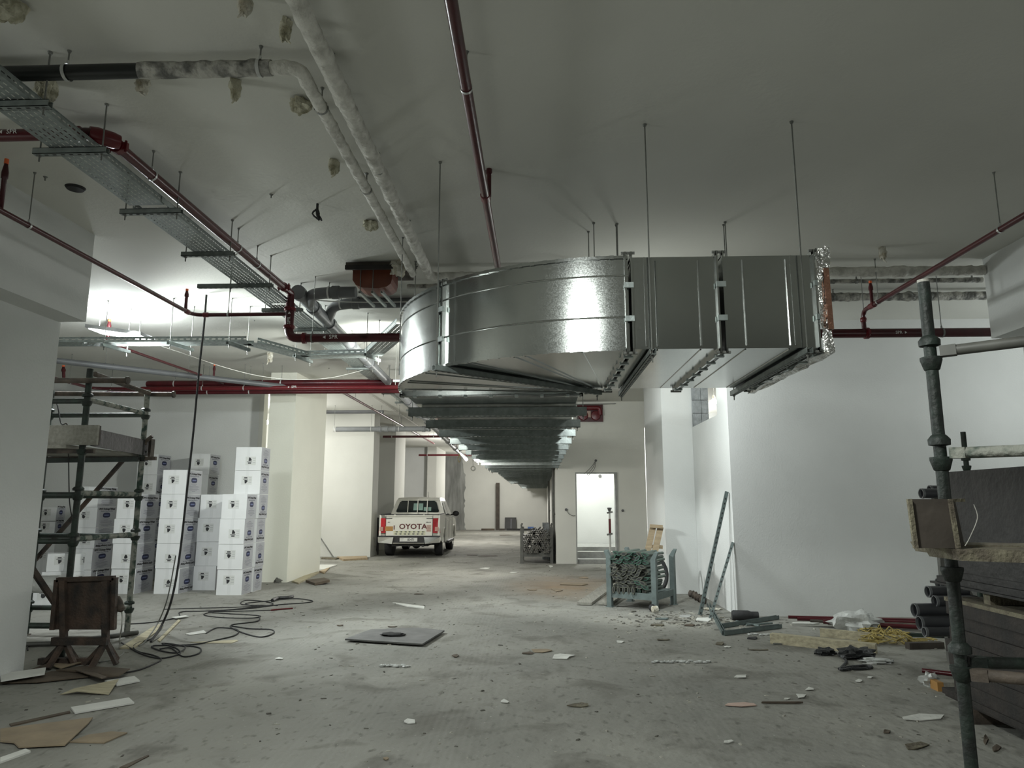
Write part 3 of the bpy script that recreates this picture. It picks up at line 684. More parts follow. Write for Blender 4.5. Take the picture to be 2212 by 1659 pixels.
# bundle at the back left
YU = 14.3
bund = [(828, .072, 318, 2.2, 'thickest red pipe at the top of the back-left bundle'), (838, .045, 305, 2.2, 'bright red thin pipe in front of the back-left bundle'), (846, .05, 232, 2.2, 'lowest dark red pipe of the back-left bundle')]
for i, (py, r, px0, xe, lab) in enumerate(bund):
    yy = YU - .17 * (i == 1); z = P(600, py, 'y', yy).z; x0 = P(px0, py, 'y', yy).x
    t = thing('fire_main', lab, 'pipe', (x0, yy, z)); MB().tube([(x0, yy, z), (x0 + .04, yy, z), (xe - 4.5, yy, z)], r, 16, rf=lambda k, r=r: r * .8 if k == 0 else r).build('pipe', M['red'] if i != 1 else M['redhi'], t)
    for px in ((378, 608, 840) if i == 0 else (425, 515)): clevis(t, (P(px + 12 * i, py, 'y', yy).x, yy, z), r, ax='x')
    if i == 1: marking(t, P(635, 836, 'y', yy - .05), (1, 0, 0), .07, arrow=-1)
# small slanted branches far left
zb = P(480, 822, 'y', 13.9).z
t = thing('sprinkler_branch', 'thin red branch slanting under the floodlight towards the back pipe bundle', 'pipe', P(230, 742, 'z', zb))
a, b = P(232, 740, 'z', zb), P(490, 830, 'z', zb)
MB().tube([a, b], .024, 12).build('pipe', M['red'], t); riser(t, a, a + UP * .36, .024); q = P(461, 822, 'z', zb); riser(t, q, q + UP * .33, .02)
t = thing('sprinkler_branch', 'short red branch with orange-capped riser behind the top of the left scaffold', 'pipe', P(140, 822, 'y', 13))
MB().tube(bend([P(100, 812, 'y', 12.3), P(150, 826, 'y', 13), P(200, 839, 'y', 13.9), P(300, 840, 'y', 14)], .2), .03, 12).build('pipe', M['red'], t)
q = P(138, 824, 'y', 12.9); riser(t, q, P(137, 790, 'y', 12.9), .028)
q = P(150, 826, 'y', 13); clevis(t, q, .032)
q = P(240, 840, 'y', 13.95); clevis(t, q, .032, ax='x')
# far ones
t = thing('sprinkler_branch', 'thin red pipe running back overhead past the cream column', 'pipe', (-4.6, 20, 4.2))
MB().tube([(-4.6, 15.5, 4.2), (-4.6, 31, 4.2)], .032, 10).build('pipe', M['red'], t)
for y in (17.5, 20.5, 23.5, 26.5, 29.5): clevis(t, (-4.6, y, 4.2), .032)
yy = 23.5; zz = P(900, 943, 'y', yy).z; MBt = MB().tube([(-5.2, yy, zz), (P(985, 943, 'y', yy).x, yy, zz)], .04, 10)
t = thing('sprinkler_branch', 'thin red cross pipe above the parked pickup cab', 'pipe', (-4, yy, zz)); MBt.build('pipe', M['red'], t)
for x in (-4.9, -3.5): clevis(t, (x, yy, zz), .042, ax='x')
yy = 33; zz = P(900, 983, 'y', yy).z
t = thing('sprinkler_branch', 'dark red cross pipe in front of the far concrete wall', 'pipe', (-4, yy, zz)); MB().tube([(-5.6, yy, zz), (P(1020, 983, 'y', yy).x, yy, zz)], .045, 8).build('pipe', M['red'], t)
for x in (-5.2, -3.6): clevis(t, (x, yy, zz), .045, ax='x')
# ================================================================ grey drainage pipes
def sag(y): return 4.31 - (y - 8.7) * .040
xD = -3.08
t = thing('drain_pipe', 'thick grey plastic drain pipe sloping away along the ceiling with two side branches', 'pipe', (xD, 9, 4.1))
D = [(xD + .03 * (k % 2) * 0, y, sag(y)) for k, y in enumerate((8.8, 12, 16, 20, 25, 30))]
MB().tube(D, .082, 16).build('pipe', M['pvcl'], t)
c = Vector((xD, 8.8, sag(8.8))); MB().lathe(c - Vector((0, .03, 0)), [(.04, -.10), (.098, -.09), (.098, .0), (.09, .04), (.082, .1)], axis=(0, 1, 0), n=16).build('end_cap', M['pvc'], t)
for y in (9.35, 10.1, 11.3, 12.6, 14.5, 16.5, 18.5, 20.3, 22, 24, 26): MB().lathe((xD, y, sag(y)), [(.082, -.06), (.098, -.055), (.098, .055), (.082, .06)], axis=(0, 1, 0), n=16).build('socket', M['pvc'], t)
for y in (12.2, 15.5, 18.9, 22.6, 26.4): clevis(t, (xD, y, sag(y)), .086, mm='rod')
ya = 8.75; za = 4.315; xa1 = P(770, 601, 'y', ya).x
MB().tube(bend([(xD + .02, ya + .35, sag(ya) - .02), (xD + .16, ya, za - .02), (xD + .4, ya, za), (xa1, ya, za)], .15), .075, 16).lathe((xD + .42, ya, za), [(.075, 0), (.088, .01), (.088, .1), (.075, .11)], axis=(1, 0, 0), n=16).build('upper_branch', M['pvc'], t)
clevis(t, (P(712, 600, 'y', ya).x, ya, za), .077, ax='x')
yb = 9.45; zb2 = P(780, 655, 'y', yb).z
MB().tube(bend([(xD + .02, yb + .5, sag(yb)), (xD + .2, yb + .12, zb2), (xD + .5, yb, zb2), (-.6, yb, zb2)], .2), .072, 16).lathe((xD + .5, yb, zb2), [(.072, 0), (.085, .01), (.085, .1), (.072, .11)], axis=(1, 0, 0), n=16).build('lower_branch', M['pvc'], t)
clevis(t, (P(736, 655, 'y', yb).x, yb, zb2), .074, ax='x')
yc = 20.4; zc = P(800, 927, 'y', yc).z
t = thing('drain_pipe', 'pale grey drain pipe crossing in front of the white wall right of the cream column', 'pipe', (-4.5, yc, zc))
MB().tube([(-5.9, yc, zc), (P(930, 927, 'y', yc).x, yc, zc)], .075, 14).build('pipe', M['pvcl'], t)
for px in (820, 835, 852, 915): MB().lathe((P(px, 927, 'y', yc).x, yc, zc), [(.075, -.05), (.088, -.045), (.088, .045), (.075, .05)], axis=(1, 0, 0), n=14).build('socket', M['pvcl'], t)
MB().tube([P(925, 925, 'y', yc), P(942, 910, 'y', yc + .1)], .075, 12).build('wye_branch', M['pvcl'], t)
for px in (722, 802, 862): clevis(t, (P(px, 927, 'y', yc).x, yc, zc), .077, ax='x')
yc = 21.6; zc = P(760, 888, 'y', yc).z
tag(MB().tube([(-6.6, yc, zc), (P(828, 888, 'y', yc).x, yc, zc)], .085, 14).build('drain_pipe', M['pvc']), 'short dark grey pipe along the top of the white wall behind the cream column', 'pipe')
a, b = P(60, 772, 'z', 4.1), P(640, 838, 'z', 4.0)
t = thing('drain_pipe', 'long grey pipe slanting behind the floodlight at the back left', 'pipe', a); MB().tube([a, b], .052, 14).build('pipe', M['pvc'], t)
for s in (.25, .55, .85): clevis(t, a.lerp(b, s), .054, mm='rod')

# ================================================================ wrapped pipes
def wrapped(path, r, m, name, label, amp=.17, step=.03, n=18, seed=0):
    path = [Vector(p) for p in path]; pts = []; acc = []
    for i in range(len(path) - 1):
        L = (path[i + 1] - path[i]).length; k = max(1, int(L / step))
        for j in range(k): pts.append(path[i].lerp(path[i + 1], j / k))
    pts.append(path[-1]); s = 0; L = [0]
    for i in range(1, len(pts)): s += (pts[i] - pts[i - 1]).length; L.append(s)
    # spiral overlaps and lumps: radius saw-tooths along the length
    def rf(i):
        u = L[i] / .11 + seed; f = u - math.floor(u)
        return r * (1 + amp * (.6 * f - .3) + amp * .8 * noise.noise(Vector((L[i] * 5, seed, 0))) + (amp * 1.1 if noise.noise(Vector((L[i] * 1.4, seed + 9, 3))) > .42 else 0))
    o = MB().tube(pts, r, n, rf=rf)
    b0 = 0
    for k, v in enumerate(o.v):
        q = v * 16; o.v[k] = v + Vector((noise.noise(q), noise.noise(q + Vector((9, 0, 0))), noise.noise(q + Vector((0, 9, 0))))) * r * .17
    return o
xw = -1.29; zw = 4.31; yw = 8.15
t = thing('insulated_pipe', 'thick white wrapped pipe running from the top left of centre back to the elbow', 'pipe', (xw, 5, zw))
wrapped(bend([(xw, 1.8, zw), (xw, yw, zw), (5.19, yw, zw)], .12), .058, 0, '', '', seed=1).build('insulation_wrap', M['wrap'], t)
for y in (4.05, 5.35, 6.75): clevis(t, (xw, y, zw), .05, mm='rod')
xs = -1.47; ys = 3.96; zs = 4.30; xk = P(305, 157, 'z', zs).x
t = thing('insulated_pipe', 'black pipe from the left edge, wrapped past its middle, bending back beside the white one', 'pipe', (xs, 5, zs))
MB().tube([(-6, ys, zs), (xk + .02, ys, zs)], .047, 16).build('bare_black_pipe', M['blackpipe'], t)
wrapped([(xk, ys, zs), (P(590, 152, 'z', zs).x, ys, zs)], .051, 0, '', '', seed=4, amp=.08).build('dirty_wrap', M['wrapd'], t)
wrapped(bend([(P(585, 152, 'z', zs).x, ys, zs), (xs, ys, zs), (xs, 8.0, zs)], .14), .043, 0, '', '', seed=2, amp=.12).build('insulation_wrap', M['wrap'], t)
for px in (143, 566): clevis(t, (P(px, 155, 'z', zs).x, ys, zs), .05, ax='x', mm='ring')
for y in (4.42, 5.7): clevis(t, (xs, y, zs), .045, mm='rod')
for (py, r, yy, m, lab, px0, px1) in ((607, .028, 8.62, 'wrapd', 'thin dark-backed wrapped pipe just below the top pipe at right', 880, 2122), (641, .055, 9.3, 'wrapd', 'lowest thick wrapped pipe left of the right column head', 1250, 2300)):
    z = P(1900, py, 'y', yy).z; x0 = P(px0, py, 'y', yy).x; x1 = min(P(px1, py, 'y', yy).x, 6.2)
    t = thing('insulated_pipe', lab, 'pipe', (x0, yy, z)); wrapped([(x0, yy, z), (x1, yy, z)], r, 0, '', '', seed=yy).build('insulation_wrap', M[m], t)
    for px in (1800, 2010) if py > 620 else (1850, 2100): clevis(t, (P(px, py, 'y', yy).x, yy, z), r, ax='x', mm='rod')
zz = P(560, 607, 'y', 8.9).z; yy = 8.9
tag(MB().tube([(P(190, 606, 'y', yy).x, yy, zz), (P(445, 607, 'y', yy).x, yy, zz)], .013, 8).tube([(P(445, 607, 'y', yy).x, yy, zz), (-1.25, yy, zz)], .016, 8).build('conduit', M['pvcl']), 'thin grey conduit crossing behind the cable tray at left', 'pipe')
zz = P(455, 620, 'y', 9.1).z; x0 = P(455, 620, 'y', 9.1).x
t = thing('insulated_pipe', 'thin off-white wrapped pipe starting at the top of the hanging cable and running back', 'pipe', (x0, 9.1, zz))
wrapped(bend([(x0 + 1.1, 9.1, zz), (x0, 9.1, zz), (x0, 26, zz - .1)], .1), .032, 0, '', '', seed=6, step=.09, n=10).build('insulation_wrap', M['wrap'], t)
for y in (10.6, 12.4, 14.6, 17.2, 20): clevis(t, (x0, y, zz), .03, mm='rod')
z = P(1900, 712, 'y', 10.4).z
yy = 11.4; x = P(500, 702, 'y', yy)
t = thing('insulated_pipe', 'thin white cross pipe under the ceiling between floodlight and drain', 'pipe', x); wrapped([P(428, 706, 'y', yy), P(576, 706, 'y', yy)], .035, 0, '', '', seed=8, step=.06, n=10, amp=.3).build('insulation_wrap', M['foamw'], t)
for px in (435, 530): clevis(t, P(px, 706, 'y', yy), .035, ax='x', mm='rod')

# ================================================================ cable trays
def tray(a, b, w=.3, h=.05, cols=6, pitch=.05, slot=.030):
    a = Vector(a); b = Vector(b); d, s, u = frame(b - a); L = (b - a).length; mb = MB(); cw = .008; g = (w - cols * cw) / (cols + 1); x = -w / 2
    def q(x0, x1, t0, t1): mb.quad(*(a + s * xx + d * tt for xx, tt in ((x0, t0), (x1, t0), (x1, t1), (x0, t1))))
    for c in range(cols + 1):
        q(x, x + g, 0, L); x += g
        if c < cols:
            t = (c % 2) * pitch / 2
            if t: q(x, x + cw, 0, t)
            while t < L - pitch: q(x, x + cw, t + slot, t + pitch); t += pitch
            q(x, x + cw, t, L); x += cw
    for k in (-1, 1):
        e = s * k * w / 2
        def v(z0, z1, t0, t1): mb.quad(a + e + d * t0 + u * z0, a + e + d * t1 + u * z0, a + e + d * t1 + u * z1, a + e + d * t0 + u * z1)
        v(0, h * .42, 0, L); v(h * .58, h, 0, L); t = 0
        while t < L - pitch: v(h * .42, h * .58, t + slot, t + pitch); t += pitch
        mb.bar(a + e + u * h, b + e + u * h, .012, .004)
    return mb
zt1 = 4.12; xt = -3.30
t = thing('cable_tray', 'long perforated steel cable tray running back from the upper left corner', 'cable tray', (xt, 6, zt1))
y = 2.6
while y < 26: tray((xt, y, zt1), (xt, min(y + 2.95, 26), zt1), w=.30, h=.055, pitch=.05 if y < 11 else .2, slot=.03 if y < 11 else .1).build('tray_length', M['tray'], t); y += 3
for y in (5.6, 8.6): MB().bar((xt + .155, y - .1, zt1 + .03), (xt + .155, y + .1, zt1 + .03), .004, .045).build('joint_plate', M['chanl'], t)
ys_ = []
k = 1
spots = [P(140, 215, 'z', zt1).y, P(200, 318, 'z', zt1).y, P(350, 450, 'z', zt1).y, P(460, 543, 'z', zt1).y, P(540, 612, 'z', zt1).y, P(615, 665, 'z', zt1).y, P(680, 708, 'z', zt1).y]
while len(spots) < 16: spots.append(spots[-1] + 1.5)
for k, y in enumerate(spots):
    wl = .42 if k != 4 else .62
    hanger('tray_support', f'{ORD[k+1]} cross channel under the long cable tray counted from the upper left' if k < 7 else 'small distant cross channel under the far part of the long cable tray', (xt - .26 if k != 4 else xt - .60, y, zt1 - .03), (xt + .27, y, zt1 - .03), 'cable tray supports', h=.045, w=.045, rods=((xt - .22, y, 0), (xt + .23, y, 0)), slots=k < 6)
zt2 = 3.86
pp = [P(100, 744, 'z', zt2), P(540, 742, 'z', zt2), P(655, 772, 'z', zt2), P(805, 768, 'z', zt2), P(880, 702, 'z', zt2)]
t = thing('cable_tray', 'bright perforated cable tray crossing under the floodlight and bending around the pipes', 'cable tray', pp[1])
for i in range(4): tray(pp[i], pp[i + 1], w=.28, h=.07, cols=4, pitch=.09, slot=.055).build('tray_length', M['tray'], t)
for k, (px, py) in enumerate(((245, 752), (385, 748), (510, 748), (650, 775), (800, 772))):
    q = P(px, py, 'z', zt2 - .05); lab = ['leftmost', 'second', 'middle', 'fourth', 'rightmost'][k] + ' short support channel of the tray crossing under the floodlight'
    hanger('tray_support', lab, q + Vector((-.02, -.24, 0)), q + Vector((.08, .26, 0)), 'supports of the crossing tray', mm='chanl' if k < 2 else 'chan', slots=False)
# lower support channels seen over the corridor at left of the long duct
for k, (px, py) in enumerate(((765, 745), (770, 790))):
    pass
for k in range(5):
    y = 12.2 + k * 1.7; hanger('pipe_support', f'{ORD[k+1]} bare support channel left of the straight duct beyond the elbow', (-2.55, y, 3.75), (-1.75, y, 3.75), 'bare supports beside the duct', mm='chanl', slots=False)
# loose wires
tag(MB().tube(smooth([P(330, 742, 'y', 10.4), P(400, 765, 'y', 10.8), P(480, 792, 'y', 11.5), P(560, 812, 'y', 12), P(640, 820, 'y', 12.4), P(720, 815, 'y', 12.8), P(800, 795, 'y', 13)], 5), .005, 6).build('wire', M['gyp']), 'white wire sagging across the back left ceiling', 'cable')
tag(MB().tube(smooth([P(632, 640, 'y', 9), P(700, 650, 'y', 9), P(800, 653, 'y', 9), P(880, 652, 'y', 9)], 4), .007, 6).build('wire', M['gyp']), 'thin white wire stretched in front of the dark branch pipe', 'cable')
tag(MB().tube(smooth([P(1765, 628, 'y', 9.6), P(1880, 620, 'y', 9.6), P(1990, 603, 'y', 9.6), P(2065, 588, 'y', 9.6)], 4), .011, 6).build('wire', M['rubber']), 'black cable strung across to the right below the wrapped pipes', 'cable')
cb = thing('hanging_cable', 'black cable hanging from the ceiling down to the floor by the white cartons', 'cable', G(330, 1385))
top = P(446, 637, 'z', ZC - .02); yy = top.y
pth = [top, P(441, 700, 'y', yy), P(430, 800, 'y', yy), P(418, 930, 'y', yy), P(404, 1060, 'y', yy - .05), P(388, 1200, 'y', yy - .15), P(372, 1290, 'y', yy - .25), P(352, 1345, 'y', 9.15), G(326, 1386, .015)]
MB().tube(smooth(pth, 6), .014, 8).build('black_cable', M['rubber'], cb)
MB().tube(smooth([p + Vector((-.05 - .02 * i / 3, 0, .0)) for i, p in enumerate(pth[5:])] + [G(300, 1395, .01)], 6), .008, 6).build('thin_grey_wire', M['rod'], cb)

# ================================================================ orange sleeve and plywood at ceiling
yy = 8.2
t = thing('pipe_sleeve', 'orange-brown rounded sleeve under a plywood patch where the grey pipe enters the ceiling', 'sleeve', P(800, 600, 'y', yy))
a0, b0 = P(747, 568, 'y', yy - .25), P(845, 573, 'y', yy - .25)
MB().hexa([(a0.x, yy - .25, 4.40), (b0.x + .06, yy - .25, 4.40), (b0.x + .16, yy + .35, 4.40), (a0.x + .1, yy + .35, 4.40), (a0.x, yy - .25, 4.44), (b0.x + .06, yy - .25, 4.44), (b0.x + .16, yy + .35, 4.44), (a0.x + .1, yy + .35, 4.44)]).build('plywood_patch', M['brownply'], t)
MB().bar((a0.x, yy - .26, 4.37), (b0.x + .03, yy - .26, 4.37), .04, .05).build('batten', M['plyb'], t)
xl_, xr_ = P(768, 600, 'y', yy).x, P(852, 600, 'y', yy).x
mb = MB(); prof = [(xl_, 4.39), (xl_, 4.26), (xl_ + .04, 4.20), (xl_ + .12, 4.165), (xr_ - .16, 4.155), (xr_ - .06, 4.175), (xr_ - .015, 4.21), (xr_, 4.27), (xr_, 4.39)]
mb.prism([(x, yy - .13, z) for x, z in prof], (0, .34, 0)); mb.build('sleeve_body', M['orangewood'], t)
for i, px in enumerate((776, 803, 824)):
    q = P(px, 603, 'y', yy - .2); e = P(px + 25, 630 + 8 * (i == 2), 'z', q.z)
    MB().channel((q.x, yy - .16, 4.1), (q.x + .03, yy - .16 - .0 + .62, 4.1), .03, .03, .003).build('bracket', M['chanl'], t)
    if i < 2: MB().tube([(q.x, yy - .14, 4.1), (q.x, yy - .14, 4.40)], .006, 6).build('bracket_rod', M['rod'], t)

# ================================================================ foam plugs, holes and tags on the ceiling
plugs = [((20, 18), .10, 'yellow foam plug in the ceiling at the very top left corner', 'foam', 1.0), ((528, 4), .05, 'white drooping plastic tuft at the top edge left of the white pipe', 'foamw', 2.0), ((618, 60), .045, 'cream foam tuft hanging left of the white wrapped pipe near the top', 'foam', 2.3), ((100, 190), .085, 'pale plastic bundle hanging below the black pipe at upper left', 'foam', 1.6), ((308, 182), .055, 'white foam drip below the end of the black pipe', 'foamw', 1.6), ((508, 190), .05, 'cream foam tuft below the wrapped cross pipe', 'foam', 2.2), ((648, 228), .095, 'largest yellow-brown foam lump beside the bend of the wrapped pipe', 'foam', .8), ((720, 358), .055, 'small cream tuft left of the wrapped pipe at its middle', 'foam', 1.8), ((800, 486), .09, 'cream foam lump left of the wrapped pipe before the elbow', 'foam', .8), ((860, 578), .12, 'grey-white foam lump above the orange sleeve', 'foamw', 1.1), ((1907, 545), .05, 'small white tuft hanging from the ceiling at right', 'foamw', 2.2), ((583, 770), .07, 'white tuft dangling over the red pipe bundle at the back left', 'foamw', 2.0)]
for i, ((px, py), r, lab, m, st) in enumerate(plugs):
    r *= .78
    c = P(px, py, 'z', ZC - r * .7 * st); mb = MB(); mb.ball(c, r, 10, (1, 1, st), .55, i * 3.1)
    if st > 1.4:
        d = Vector((U(-.3, .3), -.2, -1)); mb.tube(smooth([c, c + d * r * st, c + d * r * st * 1.5 + Vector((U(-.05, .05), 0, 0))], 4), r * .3, 8, rf=lambda k, r=r: r * .38 * (1 - k / 11))
    c2 = c.copy(); c2.z = ZC - .01; mb.tube([c, c2], r * .5, 8)
    tag(mb.build('foam_plug', M[m]), lab, 'foam plug')
c = P(163, 405, 'z', ZC); tag(MB().lathe((c.x, c.y, ZC - .02), [(.07, 0), (.085, .02)], n=20).build('ceiling_cap', M['dark']), 'flat black disc on the ceiling near the left column head', 'ceiling cap')
c = P(686, 440, 'z', ZC); mb = MB(); mb.tube([(c.x, c.y, ZC), (c.x, c.y, ZC - .06)], .012, 6)
for k in range(5): mb.tube(smooth([(c.x, c.y, ZC - .05), (c.x + U(-.05, .05), c.y, ZC - .1), (c.x + U(-.06, .06), c.y + U(-.03, .03), ZC - .16)], 3), .009, 5)
tag(mb.build('wire_tangle', M['rubber']), 'small tangle of dark wires on the ceiling left of the wrapped pipes', 'cable')
for k, (px, py) in enumerate(((792, 375), (900, 575), (586, 420), (98, 382))):
    c = P(px, py, 'z', ZC); tag(MB().lathe((c.x, c.y, ZC - .035), [(.006, 0), (.006, .02), (.02, .035)], n=8).build('anchor_stub', M['rod']), ['stub anchor in the ceiling between the two wrapped pipes', 'stub anchor in the ceiling near the elbow top', 'stub anchor beside the red pipe rods', 'tiny anchor in the ceiling by the black disc'][k], 'anchor')
q = P(1563, 484, 'z', ZC)
for (px, py, lab) in ((1271, 500, 'left of the three bare rods rising from the elbow top'), (1331, 486, 'right of the three bare rods rising from the elbow top'), (870, 513, 'bare rod dropping left of the elbow'), (898, 570, 'short bare rod dropping just left of the elbow seam'), (1563, 485, 'bare rod rising from the middle of the box duct')):
    c = P(px, py, 'z', ZC); zb_ = DZ1 if px > 1000 else 2.95
    tag(MB().tube([(c.x, c.y, zb_), (c.x, c.y, ZC)], .0055, 6).lathe((c.x, c.y, ZC - .02), [(.007, 0), (.016, .02)], n=8).build('threaded_rod', M['rod']), lab, 'rod')
# ================================================================ cartons
def carton_parts(w, d, h, fi, flip, icon):
    key = (w, d, h, flip, icon)
    return key
CT = {}
def carton(w, d, h, flip, icon, plain=False):
    key = (w, d, h, flip, icon, plain)
    if key in CT: return CT[key]
    res = []
    g = .004
    b = MB(); b.box(-w / 2, 0, 0, w / 2, d, h - g)
    res.append(('carton_body', b.build('carton_body', M['carton'], None, local=True)))
    tp = MB(); tp.box(-.03, -.0012, .0, .03, 0, h - g).box(-.03, 0, h - g, .03, d, h - g + .001)
    res.append(('packing_tape', tp.build('packing_tape', M['tape'], None, local=True)))
    if not plain:
        s = MB(); x = w / 2 + .0012
        s.mat(0); s.box(w / 2, .004, .004, x, d - .004, h - .008)
        x += .0008; f = -1 if flip else 1; cxm, czm = d / 2, h / 2
        def mt(u, v, sz=1): return basis((x, cxm + f * u, czm + f * v), (0, f, 0), (0, 0, f))
        s.mat(1); add_text(s, 'UPVC Drainage Fittings', .044, mt(0, .155), .0028, .9 * d / .45)
        s.mat(4); add_text(s, 'Rubber Ring (Push Fit)', .033, mt(0, .112), .0006, .9 * d / .45)
        s.mat(2); pts = []
        for k in range(24):
            a = 2 * math.pi * k / 24; ca, sa = math.cos(a), math.sin(a)
            pts.append((x, cxm + math.copysign(abs(ca) ** .6, ca) * .085 * d / .45, czm + f * .035 + math.copysign(abs(sa) ** .75, sa) * .048))
        s.prism(pts, (.0008, 0, 0))
        s.mat(3)
        s.box(x + .0009, cxm - .055 * d / .45, czm + f * .035 - .009, x + .0013, cxm + .055 * d / .45, czm + f * .035 + .009)
        s.mat(4)
        for (v, hw) in ((-.035, .09), (-.055, .05), (-.075, .13), (-.093, .14), (-.112, .12), (-.135, .15), (-.155, .10), (-.172, .05)):
            zc = czm + f * v; s.box(x, cxm - hw * d / .45, zc - .003, x + .0006, cxm + hw * d / .45, zc + .003)
        res.append(('printed_side', s.build('printed_side', [M['carton_shade'], M['ink'], M['navy'], M['bluel'], M['cartong']], None, local=True)))
    st = MB(); f = -1 if flip else 1; y = -.0014; zc = h / 2 + f * .04; xc = -f * .03; k_ = 1.4
    st.mat(0); st.box(xc - .06 * k_, y, zc - .06 * k_, xc + .085 * k_, 0, zc + .055 * k_)
    st.mat(1); y2 = y - .0008
    st.box(xc - .025 * k_, y2, zc + f * .032 * k_ - .010, xc + .02 * k_, y, zc + f * .032 * k_ + .010); st.box(xc - .04 * k_, y2, zc + f * .014 * k_ - .005, xc + .03 * k_, y, zc + f * .014 * k_ + .005)
    sh = {0: [(-.018, .005), (.022, 0), (.022, -.018), (.002, -.045), (-.012, -.045)], 1: [(-.02, 0), (0, .006), (.024, -.004), (.02, -.03), (0, -.05), (-.016, -.03)], 2: [(-.02, .004), (.004, .004), (.024, -.02), (.012, -.04), (-.004, -.045), (-.02, -.03)]}[icon % 3]
    st.prism([(xc + a * 1.5, y2, zc + f * c * 1.4) for a, c in sh], (0, .0006, 0))
    st.mat(2)
    for k in range(3): st.box(xc + .04 * k_, y2, zc - .04 + k * .042, xc + .078 * k_, y, zc - .036 + k * .042)
    res.append(('front_sticker', st.build('front_sticker', [M['stick'], M['ink'], M['cartong']], None, local=True)))
    for n_, o in res: COL.objects.unlink(o)
    CT[key] = res; return res
def put_carton(x, y, z, w, d, h, rz, label, flip=False, icon=0, plain=False):
    t = thing('carton', label, 'box', (x, y, z), 'white fittings cartons', rz)
    for n_, o in carton(w, d, h, flip, icon, plain):
        c = o.copy(); COL.objects.link(c); c.parent = t
    return t
LV = ['bottom', 'second from bottom', 'third from bottom', 'fourth from bottom', 'fifth from bottom', 'sixth from bottom']
def stack(xr, y, n, name, d=.45, w=.45, h=.45, flips=(), lo=0, icon=0, lean=0.0):
    for i in range(lo, n):
        lv = 'topmost' if i == n - 1 else LV[i]
        put_carton(xr - w / 2 + U(-.012, .012) + lean * i, y + U(-.01, .01), i * h, w, d, h, U(-.012, .012), f'white printed carton, {lv} in {name}', i in flips, icon if R() < .8 else icon + 1)
stack(P(384, 1283).x, 13.15, 5, 'the front stack just behind the hanging cable', d=.62, flips=(0, 1))
stack(P(519, 1286).x, 13.02, 4, 'the front right stack before the cream column', d=.45, w=.46, flips=(2,), lean=.004)
stack(P(519, 1286).x + .03, 13.49, 6, 'the tall rear stack beside the cream column', d=.43, w=.50, flips=(5, 2, 3, 1), lean=.006)
stack(P(473, 1273).x, 13.72, 4, 'the recessed stack between the front stacks', d=.5, lean=.012)
q = P(454, 980, 'z', 2.7); stack(q.x, q.y, 6, 'the tall rear stack right of the cable', d=.5)
stack(P(289, 1283).x, 13.1, 4, 'the stack right behind the scaffold post', d=.62, flips=(1,), icon=1)
q = P(342, 981, 'z', 2.7); stack(q.x, q.y, 6, 'the tall rear stack left of the cable', d=.55, flips=(4,), icon=1)
q = P(205, 1050, 'z', 1.95); stack(q.x - .1, q.y + .3, 5, 'the left stack between the scaffold posts', d=.62, w=.45, h=.39, flips=(2,), icon=2)
q = P(122, 1095, 'z', 1.55)
for k, z in enumerate((1.25, .95)): put_carton(q.x - .2, q.y, z, .42, .3, .29, 0, ['small plain-sided carton, upper of two at the far left', 'small plain-sided carton, lower of two at the far left'][k], icon=1)
put_carton(q.x - .2, q.y + .0, 0, .5, .45, .94, 0, 'tall carton carrying the two small ones at the far left', plain=True)
for k, (px, py, rz, lab) in enumerate(((120, 1262, .5, 'turned open carton on the floor left of the left scaffold post'), (175, 1262, .9, 'turned carton with its print facing forward behind the rusty board'), (95, 1300, .35, 'crushed carton lying nearest the left column'))):
    g = G(px, py + 15); put_carton(g.x, g.y, 0, .5, .45, .36, rz, lab, icon=k)
    if k < 2: put_carton(g.x + .02, g.y + .05, .36, .46, .42, .33, rz + .1, ['turned carton stacked left of the left scaffold post', 'turned carton stacked behind the rusty board'][k], icon=k)

# ================================================================ pickup truck
T = thing('pickup_truck', 'white double-cab pickup parked facing away with red tail lamps and maroon tailgate letters', 'truck', (-3.93, 21.75, 0), rz=math.radians(1.2))
def tb(mb, name, m, par=T): return mb.build(name, m, par, local=True)
# cargo bed and lower body: side skins with wheel arches
def arch(yc, r, z0, n=10): return [(yc + r * math.cos(math.pi * k / n) * 1, z0 + r * math.sin(math.pi * k / n) * 1.0) for k in range(n + 1)]
prof = [(0.0, .62), (.03, 1.27), (1.58, 1.28), (1.62, 1.18), (4.12, 1.14), (4.9, 1.06), (5.2, .90), (5.24, .5)]
ar_f = arch(4.26, .43, .42); ar_r = arch(1.18, .43, .42)
side = prof + [(4.75, .42)] + ar_f[1:-1] + [(3.8, .42), (3.7, .38), (1.66, .38)] + ar_r[0:-1] + [(.7, .46), (.1, .52)]
body = MB()
for s in (-1, 1):
    pts = [(s * .86, y, z) for y, z in side]
    if s > 0: pts = list(reversed(pts))
    body.prism(pts, (s * .06, 0, 0))
body.box(-.86, 1.55, .5, .86, 5.15, 1.10); body.box(-.86, .05, .62, .86, 1.6, .70); body.box(-.80, 1.52, .62, .80, 1.58, 1.25)
tb(body, 'body', M['carw'])
fd = MB()
for s in (-1, 1):
    for a in (ar_r, ar_f):
        for k in range(len(a) - 1): fd.bar((s * .925, a[k][0], a[k][1] + .01), (s * .925, a[k + 1][0], a[k + 1][1] + .01), .03, .05, up=Vector((s, 0, 0)))
tb(fd, 'fender_flare', M['carw'])
